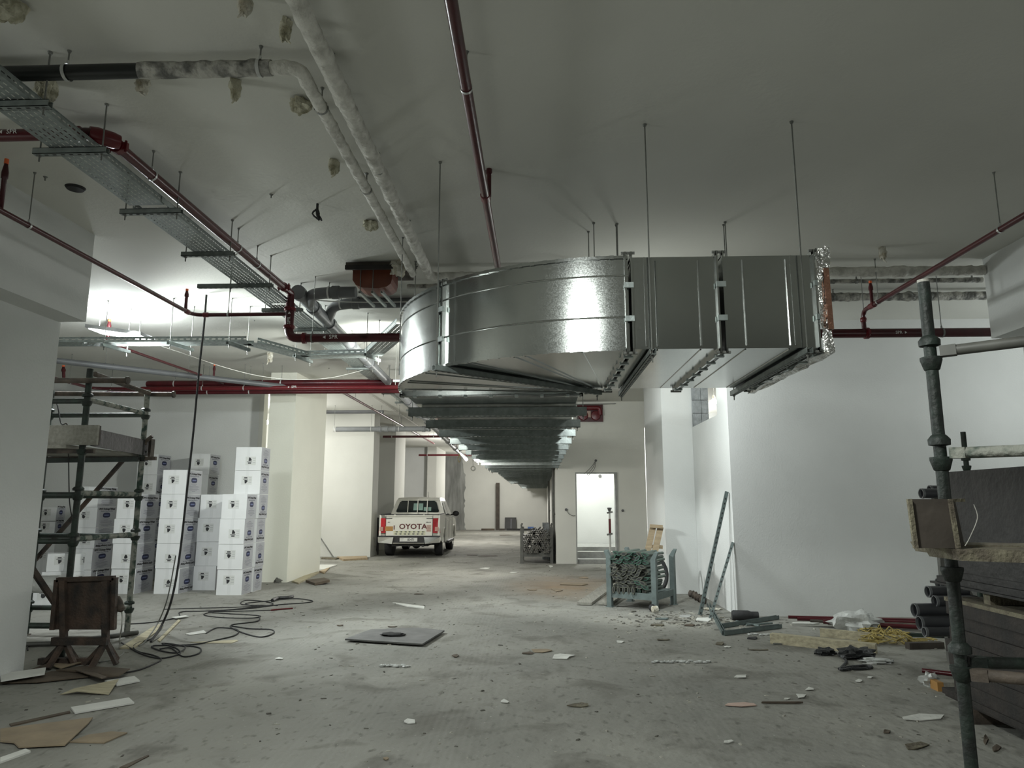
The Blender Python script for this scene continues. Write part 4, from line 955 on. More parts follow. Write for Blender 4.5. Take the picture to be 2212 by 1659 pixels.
# greenhouse
cp = [(1.60, 1.18), (1.63, 1.30), (1.78, 1.72), (1.92, 1.795), (2.4, 1.815), (3.0, 1.80), (3.25, 1.75), (4.05, 1.16)]
def hw(z): return .90 - max(0, z - 1.2) * .36
cab = MB(); n = len(cp)
for y, z in cp: cab.v += [Vector((-hw(z), y, z)), Vector((-hw(z) * .5, y - (.03 if y < 2 else 0), z + (.015 if z > 1.7 else 0))), Vector((hw(z) * .5, y - (.03 if y < 2 else 0), z + (.015 if z > 1.7 else 0))), Vector((hw(z), y, z))]
for i in range(n - 1):
    for k in range(3): cab.face((i * 4 + k, i * 4 + k + 1, i * 4 + 5 + k, i * 4 + 4 + k), True)
cab.face([i * 4 for i in range(n)]); cab.face([i * 4 + 3 for i in reversed(range(n))])
tb(cab, 'cab', M['carw'])
def yback(z): return 1.63 + (z - 1.30) / .42 * .15 - .045
rw = MB(); zz0, zz1 = 1.335, 1.705
pts = []
for x, z in ((-.70, zz0 + .03), (-.66, zz0), (.66, zz0), (.70, zz0 + .03), (.60, zz1 - .05), (.53, zz1), (-.53, zz1), (-.60, zz1 - .05)): pts.append((x, yback(z), z))
rw.prism(pts, (0, .03, 0)); rwo = tb(rw, 'rear_window', M['glass'])
gl = MB()
for (x0, x1, z0, z1) in ((-.14, .17, 1.40, 1.62), (.20, .44, 1.38, 1.50)): gl.quad((x0, yback(z0) - .004, z0), (x1, yback(z0) - .004, z0), (x1, yback(z1) - .004, z1), (x0, yback(z1) - .004, z1))
tb(gl, 'windscreen_seen_through', M['glassr'])
for x in (-.32, 0.0, .31):
    tb(MB().tube([(x, yback(1.27) - .03, 1.27), (x, yback(1.72) - .03, 1.745)], .016, 8), 'guard_bar', M['carw'])
tb(MB().tube([(-.6, yback(1.74) - .03, 1.745), (.6, yback(1.74) - .03, 1.745)], .014, 8), 'guard_bar', M['carw'])
for s in (-1, 1):
    for (ya, yb_, yc_, yd_) in ((1.95, 2.62, 2.58, 2.02), (2.68, 3.72, 3.28, 2.66)):
        w = MB(); e = .006
        w.prism([(s * (hw(1.24) + e), ya, 1.24), (s * (hw(1.24) + e), yb_, 1.24), (s * (hw(1.70) + e), yc_, 1.70), (s * (hw(1.70) + e), yd_, 1.70)][::(1 if s < 0 else -1)], (s * .006, 0, 0))
        tb(w, 'side_window', M['glass'])
    dl = MB()
    for y in (1.66, 2.65, 3.68): dl.bar((s * .922, y, .48), (s * .922, y, 1.16), .006, .012)
    tb(dl, 'door_gap', M['black'])
    for y in (2.05, 3.02): tb(MB().bar((s * .945, y, 1.06), (s * .945, y + .2, 1.07), .025, .03), 'door_handle', M['carw'])
    mi = MB(); mi.ball((s * 1.06, 3.62, 1.27), .13, 8, (.9, .5, .75)); mi.bar((s * .88, 3.66, 1.22), (s * 1.0, 3.64, 1.24), .05, .05); tb(mi, 'wing_mirror', M['black'] if s > 0 else M['carw'])
    tb(MB().box(min(s * .86, s * 1.0), 2.0, .34, max(s * .86, s * 1.0), 3.7, .42), 'side_step', M['black'])
# tailgate
tg = MB(); tg.box(-.70, -.03, .66, .70, .04, 1.255); tg.bar((-.73, -.04, 1.25), (.73, -.04, 1.25), .05, .02); tgo = tb(tg, 'tailgate', M['carw'])
gp = MB(); gp.bar((-.735, -.012, .65), (.735, -.012, .65), .05, .02)
for s in (-1, 1): gp.bar((s * .708, -.012, .66), (s * .708, -.012, 1.27), .04, .014)
gp.bar((-.52, -.034, 1.175), (-.73, -.034, 1.17), .012, .022); gp.bar((.52, -.034, 1.175), (.73, -.034, 1.17), .012, .022); tb(gp, 'tailgate_gap', M['black'])
tb(MB().bar((-.86, .0, 1.285), (.86, .0, 1.285), .04, .03).bar((-.86, 0, 1.285), (-.86, 1.5, 1.29), .05, .03).bar((.86, 0, 1.285), (.86, 1.5, 1.29), .05, .03), 'bed_rail_cap', M['black'])
for x in (-.44, .44): tb(MB().tube([(x, -.05, 1.255), (x, .0, 1.255)], .035, 10), 'gate_hook', M['carw'])
BX = lambda x, z: basis((x, -.033, z), (1, 0, 0), (0, 0, 1))
lt = MB(); add_text(lt, 'OYOTA', .215, BX(.115, .925), .006, 1.12); lt.box(-.47, -.034, .84, -.44, -.03, .965); lt.build('gate_lettering', M['letter'], T, local=True)
ot = MB(); add_text(ot, 'HILUX', .055, BX(.58, 1.055), .001); add_text(ot, '4x4', .05, BX(-.62, 1.06), .001); tb(ot, 'model_badge', M['black'])
tb(MB().box(-.73, -.034, .80, -.49, -.03, .935), 'gate_sticker', M['osticker'])
sp = MB(); sp.box(.525, -.034, .78, .665, -.03, .98); tb(sp, 'gate_sticker', M['psticker'])
sl = MB()
for k in range(5): sl.box(.54, -.036, .80 + k * .035, .65 - .02 * (k % 2), -.034, .807 + k * .035)
tb(sl, 'sticker_lines', M['letter'])
cv = MB(); cv.box(-.47, -.034, .69, .49, -.031, .732); cv.box(-.47, -.034, .752, .49, -.031, .795); tb(cv, 'reflective_strip', M['chev'])
ch = MB()
for r_, z in enumerate((.711, .7735)):
    for k in range(7):
        x = -.40 + k * .135 + .02 * r_; s = -1 if k < 3 else 1
        ch.quad((x - .052 * s, -.036, z), (x - .02 * s, -.036, z - .019), (x + .052 * s, -.036, z), (x - .02 * s, -.036, z + .019))
tb(ch, 'chevrons', M['black'])
for s in (-1, 1):
    a, b = sorted((s * .715, s * .935))
    tl = MB(); tl.hexa([(a, -.035, .74), (b, .03 if s > 0 else -.035, .74), (b, .12, .74), (a, .12, .74), (a, -.035, 1.18), (b - .05 * (s > 0), .03 if s > 0 else -.035, 1.18), (b - .05 * (s > 0), .12, 1.18), (a, .12, 1.18)] if s > 0 else [(a, .03, .74), (b, -.035, .74), (b, .12, .74), (a, .12, .74), (a + .05, .03, 1.18), (b, -.035, 1.18), (b, .12, 1.18), (a + .05, .12, 1.18)])
    tb(tl, 'tail_lamp', M['lampr'])
    tb(MB().box(s * .78 if s > 0 else -.89, -.042, .80, .89 if s > 0 else -.78, -.03, .92), 'reversing_lamp', M['lampc'])
# bumper
bm = MB()
for s in (-1, 1):
    bm.hexa([(s * .50, -.10, .42), (s * .93, -.04, .46), (s * .93, .12, .46), (s * .50, .0, .42), (s * .46, -.10, .62), (s * .94, -.05, .62), (s * .94, .12, .62), (s * .46, .0, .62)] if s > 0 else [(s * .93, -.04, .46), (s * .50, -.10, .42), (s * .50, .0, .42), (s * .93, .12, .46), (s * .94, -.05, .62), (s * .46, -.10, .62), (s * .46, .0, .62), (s * .94, .12, .62)])
tb(bm, 'chrome_bumper_corner', M['chrome'])
tb(MB().box(-.5, -.07, .42, .5, 0, .63).box(-.93, -.03, .61, .93, .08, .66), 'bumper_centre', M['black'])
tb(MB().tube([(-.47, -.09, .44), (.47, -.09, .44)], .018, 8), 'bumper_bar', M['chrome'])
tb(MB().box(-.27, -.085, .49, .26, -.07, .60), 'number_plate', M['plate'])
pl = MB(); m4 = basis((.07, -.087, .545), (1, 0, 0), (0, 0, 1)); add_text(pl, '83471', .095, m4, .0015, .9); m4 = basis((-.2, -.087, .57), (1, 0, 0), (0, 0, 1)); add_text(pl, 'DUBAI', .03, m4); m4 = basis((-.2, -.087, .52), (1, 0, 0), (0, 0, 1)); add_text(pl, 'Z', .04, m4); tb(pl, 'plate_lettering', M['ink'])
un = MB(); un.box(-.55, .15, .34, .55, 5.0, .55); un.tube([(-.75, 1.18, .38), (.75, 1.18, .38)], .06, 10); un.ball((.05, 1.18, .36), .15, 8); un.tube([(.42, -.02, .36), (.42, 1.2, .38)], .035, 10); tb(un, 'undercarriage', M['black'])
for s in (-1, 1):
    for y in (1.18, 4.26):
        w = MB(); w.lathe((s * .66, y, .38), [(.20, 0), (.36, .0), (.385, .03), (.385, .21), (.36, .24), (.2, .24)], axis=(s, 0, 0), n=28); wo = tb(w, 'wheel', M['rubber'])
        MB().lathe((s * .89, y, .38), [(.05, .0), (.2, .0), (.21, .015), (.06, .02)], axis=(s, 0, 0), n=20).build('wheel_rim', M['chrome'], wo, local=True)
tb(MB().tube([(.28, 2.1, 1.80), (.28, 1.98, 2.0)], .006, 5), 'aerial', M['black'])

# ================================================================ stillages with tubes
def stillage(name, label, x0, y0, w, d, h, z0, m, flare=True, loc_rz=0):
    t = thing(name, label, 'rack', (x0 + w / 2, y0 + d / 2, 0))
    for (x, y) in ((x0, y0), (x0 + w, y0), (x0, y0 + d), (x0 + w, y0 + d)):
        p = MB(); p.box(x - .04, y - .04, 0, x + .04, y + .04, h); p.box(x - .055, y - .055, 0, x + .055, y + .055, .012)
        if flare:
            s = -1 if x == x0 else 1
            p.hexa([(x - .04, y - .03, h), (x + .04, y - .03, h), (x + .04, y + .03, h), (x - .04, y + .03, h), (x - .03 + s * .05, y - .03, h + .09), (x + .03 + s * .05, y - .03, h + .09), (x + .03 + s * .05, y + .03, h + .11), (x - .03 + s * .05, y + .03, h + .11)])
        p.build('corner_post', m, t)
    for y in (y0, y0 + d): MB().box(x0 + .04, y - .02, z0 - .10, x0 + w - .04, y + .02, z0).build('cross_rail', m, t)
    for x in (x0, x0 + w): MB().box(x - .02, y0 + .04, z0 - .10, x + .02, y0 + d - .04, z0).build('side_rail', m, t)
    MB().box(x0 + .04, y0 + .04, z0 - .02, x0 + w - .04, y0 + d - .04, z0).build('base_sheet', m, t)
    return t
sx0, sy0, sw, sd, sh, sz = 1.14, 11.93, .76, .80, .78, .25
t = stillage('tube_stillage', 'grey-green steel stillage holding green scaffold ledgers near the white column', sx0, sy0, sw, sd, sh, sz, M['stil'])
def ledger(blade, tubem):
    t = thing('scaffold_ledger', '', 'scaffold tube', (0, 0, 0)); L = sd - .02
    MB().tube([(0, .06, 0), (0, L, 0)], .024, 12).build('tube', M[tubem], t, local=True)
    b = MB(); pts = []
    for k in range(9):
        a = -1 + 2 * k / 8; pts.append((a * .066, 0, .029 * (1 - a * a)))
    for k in range(7): a = 1 - 2 * (k + 1) / 8; pts.append((a * .066, 0, -.029 * (1 - a * a)))
    b.prism([(x, 0, z) for x, _, z in pts], (0, .05, 0)); b.build('ledger_blade', M[blade], t, local=True)
    MB().prism([(x * .62, -.0015, z * .5) for x, _, z in pts], (0, .004, 0)).build('blade_slot', M['dark'], t, local=True)
    return t
LP = [ledger('blade', 'ledger'), ledger('bladeb', 'ledger')]
GL = ['green-bladed scaffold ledger lying in the near stillage', 'brown-green bladed scaffold ledger lying in the near stillage']
cnt = 0; row = 0; z = sz + .03
while z < sh + .06:
    k = int((sw - .12) / .083); off = (row % 2) * .03
    for i in range(k):
        x = sx0 + .085 + i * .083 + off
        if x > sx0 + sw - .07: continue
        if z > sh - .02 and abs(x - sx0 - sw * .5) > .30: continue
        b = 0 if (z > sz + .42 and R() < .8) or R() < .1 else 1
        flat = row == 0
        rot = (U(-.03, .03), (math.pi / 2 + U(-.15, .15)) if flat else U(-.75, .75), U(-.05, .05))
        src = LP[b]
        if cnt < 2 and src['label'] == '': o = src; o.location = (x, sy0 - .035 + U(-.02, .03), z); o.rotation_euler = rot; o['label'] = GL[b]; o['group'] = 'scaffold ledgers in the near stillage'
        else: o = dup(src, (x, sy0 - .035 + U(-.03, .05), z), rot=rot, label=GL[b], group='scaffold ledgers in the near stillage')
        cnt += 1
    z += .062; row += 1
for b in (0, 1):
    if LP[b]['label'] == '':
        for c in list(LP[b].children): bpy.data.objects.remove(c)
        bpy.data.objects.remove(LP[b])
FL, FR = G(1316, 1312), G(1409, 1320); ang = math.atan2(FR.y - FL.y, FR.x - FL.x); pv = Vector((sx0, sy0, 0))
for o in [t] + [o for o in COL.objects if o.get('group') == 'scaffold ledgers in the near stillage']:
    v = Matrix.Rotation(ang, 3, 'Z') @ (o.location - pv); o.location = v + FL + Vector((.02, .05, 0)); e = o.rotation_euler
    o.rotation_euler = (Matrix.Rotation(ang, 3, 'Z') @ e.to_matrix()).to_euler()
# rear stillage
rx0, ry0 = -.50, 20.1
rx0 = P(1127, 1217).x; ry0 = P(1127, 1217).y
t = stillage('tube_stillage', 'dark steel stillage full of round tubes by the corridor wall corner', rx0, ry0, .82, 1.1, .95, .28, M['stild'], flare=False)
for x in (rx0, rx0 + .82): MB().tube([(x, ry0, .95), (x - .01, ry0, 1.03), (x + .02, ry0, 1.08)], .025, 8).build('post_hook', M['stild'], t)
def rtube():
    t = thing('steel_tube', '', 'tube', (0, 0, 0)); MB().pipe((0, 0, 0), (0, 1.15, 0), .026, .006, 12).build('tube_wall', M['tubed'], t, local=True)
    MB().pipe((0, -.004, 0), (0, .012, 0), .0265, .008, 12).build('cut_end', M['tubee'], t, local=True); return t
pr = rtube(); first = True; z = .31; row = 0
while z < .93:
    for i in range(12):
        x = rx0 + .07 + i * .06 + (row % 2) * .03
        if x > rx0 + .76 or R() < .1: continue
        if z > .74 and abs(x - rx0 - .45) > .30 * (1.15 - (z - .74) * 3): continue
        rot = (U(-.05, .05), 0, U(-.12, .12)); loc = (x, ry0 - .08 + U(-.1, .08), z)
        if first: pr.location = loc; pr.rotation_euler = rot; pr['label'] = 'dark round steel tube piled in the far stillage'; pr['group'] = 'tubes in the far stillage'; first = False
        else: dup(pr, loc, rot=rot)
    z += .055; row += 1
# ================================================================ scaffolds
def cup(par, c, r=.024, m='green'):
    c = Vector(c); MB().lathe(c - Vector((0, 0, .03)), [(r, 0), (r * 1.25, .004), (r * 1.75, .045), (r * 1.75, .058), (r, .06)], n=16).build('bottom_cup', M[m], par)
    MB().lathe(c + Vector((0, 0, .075)), [(r, 0), (r * 1.7, .004), (r * 1.75, .028), (r * 1.2, .045), (r, .048)], n=12).build('top_cup', M[m], par)
SC = thing('scaffold_tower', 'green cuplock scaffold tower with a boarded deck beside the left column', 'scaffold', (-5.6, 8.4, 0))
U1 = Vector((P(168, 1070, 'y', 7.8).x, 7.8, 0)); U2 = Vector((P(297, 1100, 'y', 9.1).x, 9.1, 0))
zt_1 = P(200, 797, 'y', 7.8).z; zt_2 = P(322, 842, 'y', 9.1).z
U3 = U1 + Vector((-1.3, 0, 0)); U4 = U2 + Vector((-1.3, 0, 0))
ZL = [P(140, 1281, 'y', 7.8).z * 0 + .30, P(155, 1175, 'y', 7.8).z, P(170, 1075, 'y', 7.8).z, P(190, 872, 'y', 7.8).z]
for (u, zt_) in ((U1, zt_1), (U2, zt_2), (U3, zt_1), (U4, zt_2)):
    MB().tube([u, u + UP * zt_], .034, 14).build('upright', M['greenl'] if u is U2 else M['green'], SC)
    for z in ZL + [2.2]: cup(SC, u + UP * z, .034)
    b = MB(); b.lathe(u, [(.06, 0), (.06, .008), (.02, .009), (.02, .10)], n=12); b.build('base_jack', M['rustl'], SC)
def led(a, b, m='greenl', r=.031): MB().tube([a, b], r, 12).build('ledger_tube', M[m], SC)
for z in ZL:
    led(U1 + UP * (z + .05), U2 + UP * (z + .05)); led(U1 + UP * (z + .03), U3 + UP * (z + .03), 'green')
    led(U2 + UP * (z + .03), U4 + UP * (z + .03), 'green'); led(U3 + UP * (z + .05), U4 + UP * (z + .05), 'green')
led(P(80, 822, 'y', 7.74), P(275, 822, 'y', 7.74), 'rustl'); led(P(80, 850, 'y', 9.16), P(375, 852, 'y', 9.16), 'rustl')
led(P(205, 808, 'y', 7.9), P(322, 850, 'y', 9.05), 'rustl')
for c, d in ((P(275, 822, 'y', 7.74), (1, 0, 0)), (P(375, 852, 'y', 9.16), (1, 0, 0))): MB().lathe(c, [(.024, -.01), (.045, -.01), (.045, .012), (.02, .014)], axis=d, n=12).build('tube_flange', M['rustl'], SC)
MB().bar(P(90, 995, 'y', 9.0), P(300, 992, 'y', 9.0), .04, .06).build('deck_bearer', M['green'], SC)
MB().bar(P(268, 992, 'y', 9.18), P(45, 1245, 'y', 9.18), .03, .05).build('diagonal_brace', M['rust'], SC)
for c, lab in ((U2 + UP * (2.40), 'coupler'),):
    MB().ball(c + Vector((0, -.03, 0)), .055, 8, (1.2, 1, .7)).tube([c + Vector((.0, -.04, -.02)), c + Vector((.13, -.03, .10))], .024, 10).build('tube_coupler', M['rustl'], SC)
zd = P(190, 972, 'y', 7.8).z
for k in range(5):
    x1 = U1.x - .10 - k * .235; o = .02 * (k % 2)
    tag(MB().bar((x1 - .1, U1.y - .15 - o, zd + .03), (x1 - .1, U2.y + .18 + o * 2, zd + .028), .222, .038).build('scaffold_board', M['woodg']), ['rightmost grey deck board on the left scaffold', 'second grey deck board from the right on the left scaffold', 'middle grey deck board on the left scaffold', 'fourth grey deck board from the right on the left scaffold', 'leftmost grey deck board on the left scaffold'][k], 'board', 'deck boards on the left scaffold')
for k in range(2): MB().bar((U1.x - 1.35, (U1.y, U2.y)[k] + .0, zd - .015), (U1.x + .14, (U1.y, U2.y)[k], zd - .015), .045, .045).build('deck_ledger', M['rustl'], SC)
tag(MB().box(P(100, 940, 'y', 7.72).x, 7.70, zd + .05, P(212, 940, 'y', 7.72).x, 7.735, zd + .27).build('toe_board', M['woodg']), 'pale grey toe board facing the camera on the left scaffold deck', 'board')
tag(MB().box(P(208, 940, 'y', 7.74).x - .1, 7.75, zd + .05, P(208, 940, 'y', 7.74).x + .01, 7.80, zd + .27).build('timber_block', M['brownply']), 'short dark timber block at the end of the pale toe board', 'timber')
tag(MB().bar((U1.x + .06, 7.86, zd + .15), (U2.x + .06 - .02, 9.15, zd + .12), .02, .20).build('toe_board', M['plyd']), 'dark splashed toe board along the aisle side of the left scaffold deck', 'board')
tag(MB().bar((U2.x + .09, 9.10, zd + .11), (U2.x + .09, 9.19, zd + .11), .035, .26).build('timber_block', M['rustl']), 'upright brown offcut at the far end of the dark toe board', 'timber')
tag(MB().tube([P(60, 1352, 'y', 7.95), P(115, 1352, 'y', 7.95)], .02, 8).tube([P(115, 1352, 'y', 7.95), P(245, 1338, 'y', 8.9)], .02, 8).build('steel_tube', M['tubed']), 'thin dark tube slanting low behind the rusty board', 'tube')
tag(MB().tube([G(40, 1392, .03), G(118, 1390, .03)], .027, 10).tube([G(118, 1390, .03), G(298, 1366, .03)], .027, 10).build('steel_tube', M['tubed']), 'dark steel tube lying on the floor under the left scaffold', 'tube')
tag(MB().tube(smooth([P(100, 850, 'y', 8.3), P(122, 870, 'y', 8.3), P(132, 915, 'y', 8.2), P(146, 920, 'y', 8.2), P(148, 990, 'y', 8.6), P(150, 1080, 'y', 8.8), P(155, 1115, 'y', 8.9)], 5), .007, 6).build('cable', M['rubber']), 'thin dark cable looping over the left scaffold deck', 'cable')
tag(MB().bar(P(60, 1215, 'y', 7.3), P(120, 1305, 'y', 7.62), .05, .05).build('steel_strut', M['rust']), 'short rusty strut leaning from the left column to the rusty board', 'strut')
tag(MB().tube([P(58, 1262, 'y', 8.5), P(128, 1262, 'y', 8.5)], .10, 12).build('plastic_roll', M['plastic']), 'white plastic roll lying across at far left behind the strut', 'roll')
tag(MB().box(G(45, 1395).x, 7.45, 0, G(45, 1395).x + .06, 7.5, .55).build('white_batten', M['gyp']), 'narrow white batten standing against the left column', 'batten')
# rusty board on its stand
ST = thing('distribution_board', 'rusty dark steel board on a welded stand at lower left', 'board', (-4.95, 7.5, 0))
yb0 = 7.48
A, B, Cc, Dd = P(126, 1252, 'y', yb0), P(250, 1248, 'y', yb0), P(246, 1360, 'y', yb0), P(116, 1360, 'y', yb0)
w = Vector((0, .05, 0))
MB().hexa([Dd, Cc, Cc + w, Dd + w, A, B, B + w, A + w]).build('steel_panel', M['rust'], ST)
fr = MB()
for p, q in ((A, B), (A, Dd), (B, Cc)): fr.bar(p - w * .3, q - w * .3, .045, .045, up=Vector((0, 1, 0)))
fr.build('panel_rim', M['rust'], ST)
for px0, px1 in ((136, 138), (228, 228)):
    MB().bar(P(px0, 1255, 'y', yb0 - .05), P(px1, 1392, 'y', yb0 - .05), .06, .05, up=Vector((0, 1, 0))).build('post', M['rust'], ST)
    c = P(px1 + 1, 1386, 'y', yb0 - .05)
    for dx, dy in ((-.20, 0), (.13, 0), (0, -.22), (0, .22)):
        MB().bar(c, (c.x + dx, c.y + dy, .02), .05, .035).build('foot_brace', M['rust'], ST)
MB().bar(P(113, 1385, 'y', yb0 - .09), P(232, 1385, 'y', yb0 - .09), .05, .075).build('cross_rail', M['rust'], ST)
MB().bar(G(85, 1428, .03), G(208, 1428, .03), .06, .06).build('base_rail', M['rust'], ST)
pg = MB(); c = P(256, 1300, 'y', 7.55); pg.lathe(c, [(.03, -.05), (.04, 0), (.04, .09), (.02, .11)], axis=(.5, -.2, -.8), n=12); pg.build('plug_socket', M['rustl'], ST)
tag(MB().tube(smooth([P(259, 1308, 'y', 7.55), P(264, 1330, 'y', 7.6), P(262, 1360, 'y', 7.7), G(258, 1382, .01)], 5), .008, 6).build('cable', M['paper']), 'pale lead dangling from the plug at the right of the rusty board', 'cable')

# right scaffold
SR = thing('scaffold_tower', 'shade-darkened green scaffold post and ledgers close to the camera at the right edge', 'scaffold', (1.75, 3.07, 0))
yp = 3.07; pt = P(1997, 606, 'y', yp); pb = P(2092, 1600, 'y', yp); X0 = (pt.x + P(2060, 1300, 'y', yp).x) / 2
u = Vector((X0, yp, 0))
MB().tube([u, u + UP * pt.z], .0245, 20).build('upright', M['green_shade'], SR)
MB().pipe(u + UP * (pt.z - .01), u + UP * (pt.z + .002), .0247, .004, 20).build('tube_rim', M['tubee'], SR)
def zof(py): return P(2030, py, 'y', yp).z
for zz in (786, 1002, 1240, 1455): cup(SR, u + UP * zof(zz), .0245, 'green_shade')
def rl(a, b, m, r=.0235):
    a = Vector(a); b = Vector(b)
    MB().tube([a, b], r, 16).build('ledger_tube', M[m], SR)
    MB().bar(a + (b - a).normalized() * .0, a + (b - a).normalized() * .06, .05, .045).build('ledger_end', M[m], SR)
zz = zof(762); rl((u.x + .03, yp - .02, zz), (u.x + 1.15, yp - .75, zz + .03), 'tubed')
zz = zof(980); rl((u.x + .03, yp - .03, zz), (u.x + .85, yp - 1.05, zz - .02), 'greenl')
zz = zof(1430); rl((u.x + .03, yp + .0, zz), (u.x + 1.2, yp - .1, zz), 'green_shade')
zz = zof(1452); rl((u.x + .02, yp - .03, zz), (u.x + .85, yp - .75, zz + .06), 'rustl')
# deck of the right scaffold
zk = P(2010, 1182, 'y', 2.86).z
for k, (dy, dx, m, lab) in enumerate(((0, 0, 'edge', 'pale-edged pinkish plank on the right scaffold nearest its post'), (.30, .1, 'edge', 'second plank behind the post on the right scaffold'))):
    pk = MB(); y = 2.86 + dy; x0 = P(2000, 1200, 'y', 2.86).x + dx + .05
    ptsn = 9
    for i in range(ptsn):
        t_ = i / (ptsn - 1); x = x0 + t_ * 1.5; yy = y - t_ * .42; jz = .006 * noise.noise(Vector((x * 9, k, 0))); 
        for (oy, oz) in ((-.11, -.042), (.11, -.042), (.11, 0), (-.11, 0)): pk.v.append(Vector((x + (0.02 if (i == 0 and oz < 0) else 0), yy + oy, zk + oz + jz * (1 if oz < 0 else .3))))
    for i in range(ptsn - 1):
        for q in range(4): pk.face((i * 4 + q, i * 4 + (q + 1) % 4, i * 4 + 4 + (q + 1) % 4, i * 4 + 4 + q))
    pk.face((0, 1, 2, 3)); pk.face([4 * (ptsn - 1) + q for q in (3, 2, 1, 0)])
    if k == 0:
        x1, y1 = x0 + .42, y
    tag(pk.build('scaffold_plank', M[m]), lab, 'board')
# boxed toe-board end
q0 = P(1960, 1178, 'y', 2.78); q1 = P(2065, 1078, 'y', 2.78)
TBX = thing('timber_beam', 'thick brown timber box beam end with pale rims resting on the right scaffold planks', 'timber', ((q0.x + q1.x) / 2, 2.9, zk))
xa, xb, za_, zb_ = q0.x + .025, q1.x - .01, zk + .002, q1.z
MB().hexa([(xa, 2.77, za_), (xb, 2.77, za_), (xb + .15, 3.0, za_), (xa + .15, 3.0, za_), (xa - .01, 2.77, zb_), (xb - .02, 2.77, zb_), (xb + .13, 3.0, zb_), (xa + .13, 3.0, zb_)]).build('beam_end', M['brownply'], TBX)
MB().bar((xa - .004, 2.762, za_), (xa - .012, 2.762, zb_), .016, .012, up=Vector((0, 1, 0))).bar((xb - .01, 2.762, za_), (xb - .022, 2.762, zb_), .014, .012, up=Vector((0, 1, 0))).bar((xb - .02, 2.762, zb_ - .006), (xb + .05, 2.80, zb_ - .004), .012, .012).build('pale_rim', M['edge'], TBX)
MB().tube(smooth([(xb + .05, 2.74, zb_ - .02), (xb + .055, 2.735, zb_ - .07), (xb + .02, 2.735, zb_ - .14), (xb - .0, 2.735, za_ + .01)], 5), .0016, 6).build('cable_loop', M['tubee'], TBX)
# stack of formwork boards
SX = 3.27
zz = .0
layers = []
for y in (3.7, 4.9, 5.85): tag(MB().box(SX - .02, y - .05, 0, SX + 1.6, y + .05, .10).build('timber_bearer', M['rustl']), ['nearest square timber under the dark board stack', 'middle square timber under the dark board stack', 'farthest square timber under the dark board stack'][[3.7, 4.9, 5.85].index(y)], 'timber')
zz = .10
hs = [.022, .022, .022, .10, .10, .10, .10, .10, .10, .10]
nm = 0
for i, h in enumerate(hs):
    dx = U(-.015, .02); dy = U(-.06, .06) if i > 2 else .12
    g = .0 if i < 3 else .002
    tag(MB().box(SX + dx, 3.2, zz, SX + 1.5 + dx, 6.1 + dy, zz + h - g).build('formwork_board', M['plyb']), f'brown-black film-faced board, {ORD[i+1]} from the floor in the right stack', 'board', 'formwork boards in the right stack'); zz += h
mb = MB(); ptsb = [(SX - .02, 6.05), (SX - .02, 4.9), (SX + .04, 4.6), (SX - .04, 4.4), (SX - .05, 3.3), (SX + 1.4, 3.3), (SX + 1.4, 6.05)]
tag(MB().prism([(x, y, zz) for x, y in reversed(ptsb)], (0, 0, .03)).build('formwork_board', M['edge']), 'pale ragged-edged board in the middle of the right stack', 'board'); zz += .03
for y in (3.8, 5.6): tag(MB().box(SX + .05, y - .04, zz, SX + 1.3, y + .04, zz + .09).build('timber_spacer', M['edge']), 'pale timber spacer ' + ('nearer' if y < 4 else 'farther') + ' in the gap of the right board stack', 'timber')
zz += .09
for i in range(3):
    o = (-.10, -.03, .02)[i]
    tag(MB().box(SX + o * .3, 3.2, zz, SX + 1.5, 6.12 - o, zz + (.018, .05, .05)[i] - .002).build('formwork_board', M['plyd']), ['thin dark sheet sticking out above the gap of the right stack', 'dark board just under the tall black panel at right', 'dark board bearing the tall black panel at right'][i], 'board'); zz += (.018, .05, .05)[i]
ztop = P(2036, 1024, 'x', SX)[2]
ztop = 1.64 + 6.0 * .0405
N_ = 8; hh = (ztop - zz) / N_
tag(MB().box(SX + .0, 3.1, zz, SX + .06, 5.95, ztop).build('shutter_board', M['plyd']), 'tall black paint-specked panel on edge at the top of the right stack', 'panel')
for i in range(4):
    tag(MB().box(SX + .07 + i * .07, 3.1, zz, SX + .125 + i * .07, 6.02 + .05 * i, ztop - .03 * i).build('shutter_board', M['plyb']), f'{ORD[i+1]} brown panel standing behind the black specked panel', 'panel', 'panels standing on the right stack')
# black pvc pipes behind the stack
RK = thing('pipe_rack', 'dark steel rack behind the board stack carrying plastic pipes', 'rack', (5.2, 7.5, 0))
for x in (4.3, 5.25):
    for y in (7.12, 7.98): MB().box(x - .03, y - .03, 0, x + .03, y + .03, 1.75).build('rack_post', M['stild'], RK)
pz = [(1975, 1318, .064, 7.4), (1986, 1346, .064, 7.3), (2004, 1278, .055, 7.5), (2019, 1299, .055, 7.4), (2026, 1260, .05, 7.6), (1997, 1365, .045, 7.2), (1990, 1066, .05, 7.5), (2008, 1058, .045, 7.7)]
nmz = ['widest black plastic pipe sticking out left of the board stack', 'second widest black pipe just below the widest one', 'grey-black pipe end high in the group left of the board stack', 'pipe end set back between the group pipes left of the stack', 'uppermost small pipe end of the group left of the stack', 'lowest dark pipe lying above the yellow rope', 'grey pipe end beside the brown beam end on the right scaffold', 'smaller grey pipe end behind the beam end on the right scaffold']
for (px, py, r, y), lab in zip(pz, nmz):
    q = P(px, py, 'y', y); t = thing('plastic_pipe', lab, 'pipe', q)
    MB().pipe(q, q + Vector((5.45 - q.x, .15, 0)), r, .006, 20).build('pipe_wall', M['pvcd'], t)
    MB().pipe(q - Vector((.004, 0, 0)), q + Vector((.02, 0, 0)), r + .002, .009, 20).build('pipe_mouth', M['pvc'], t)
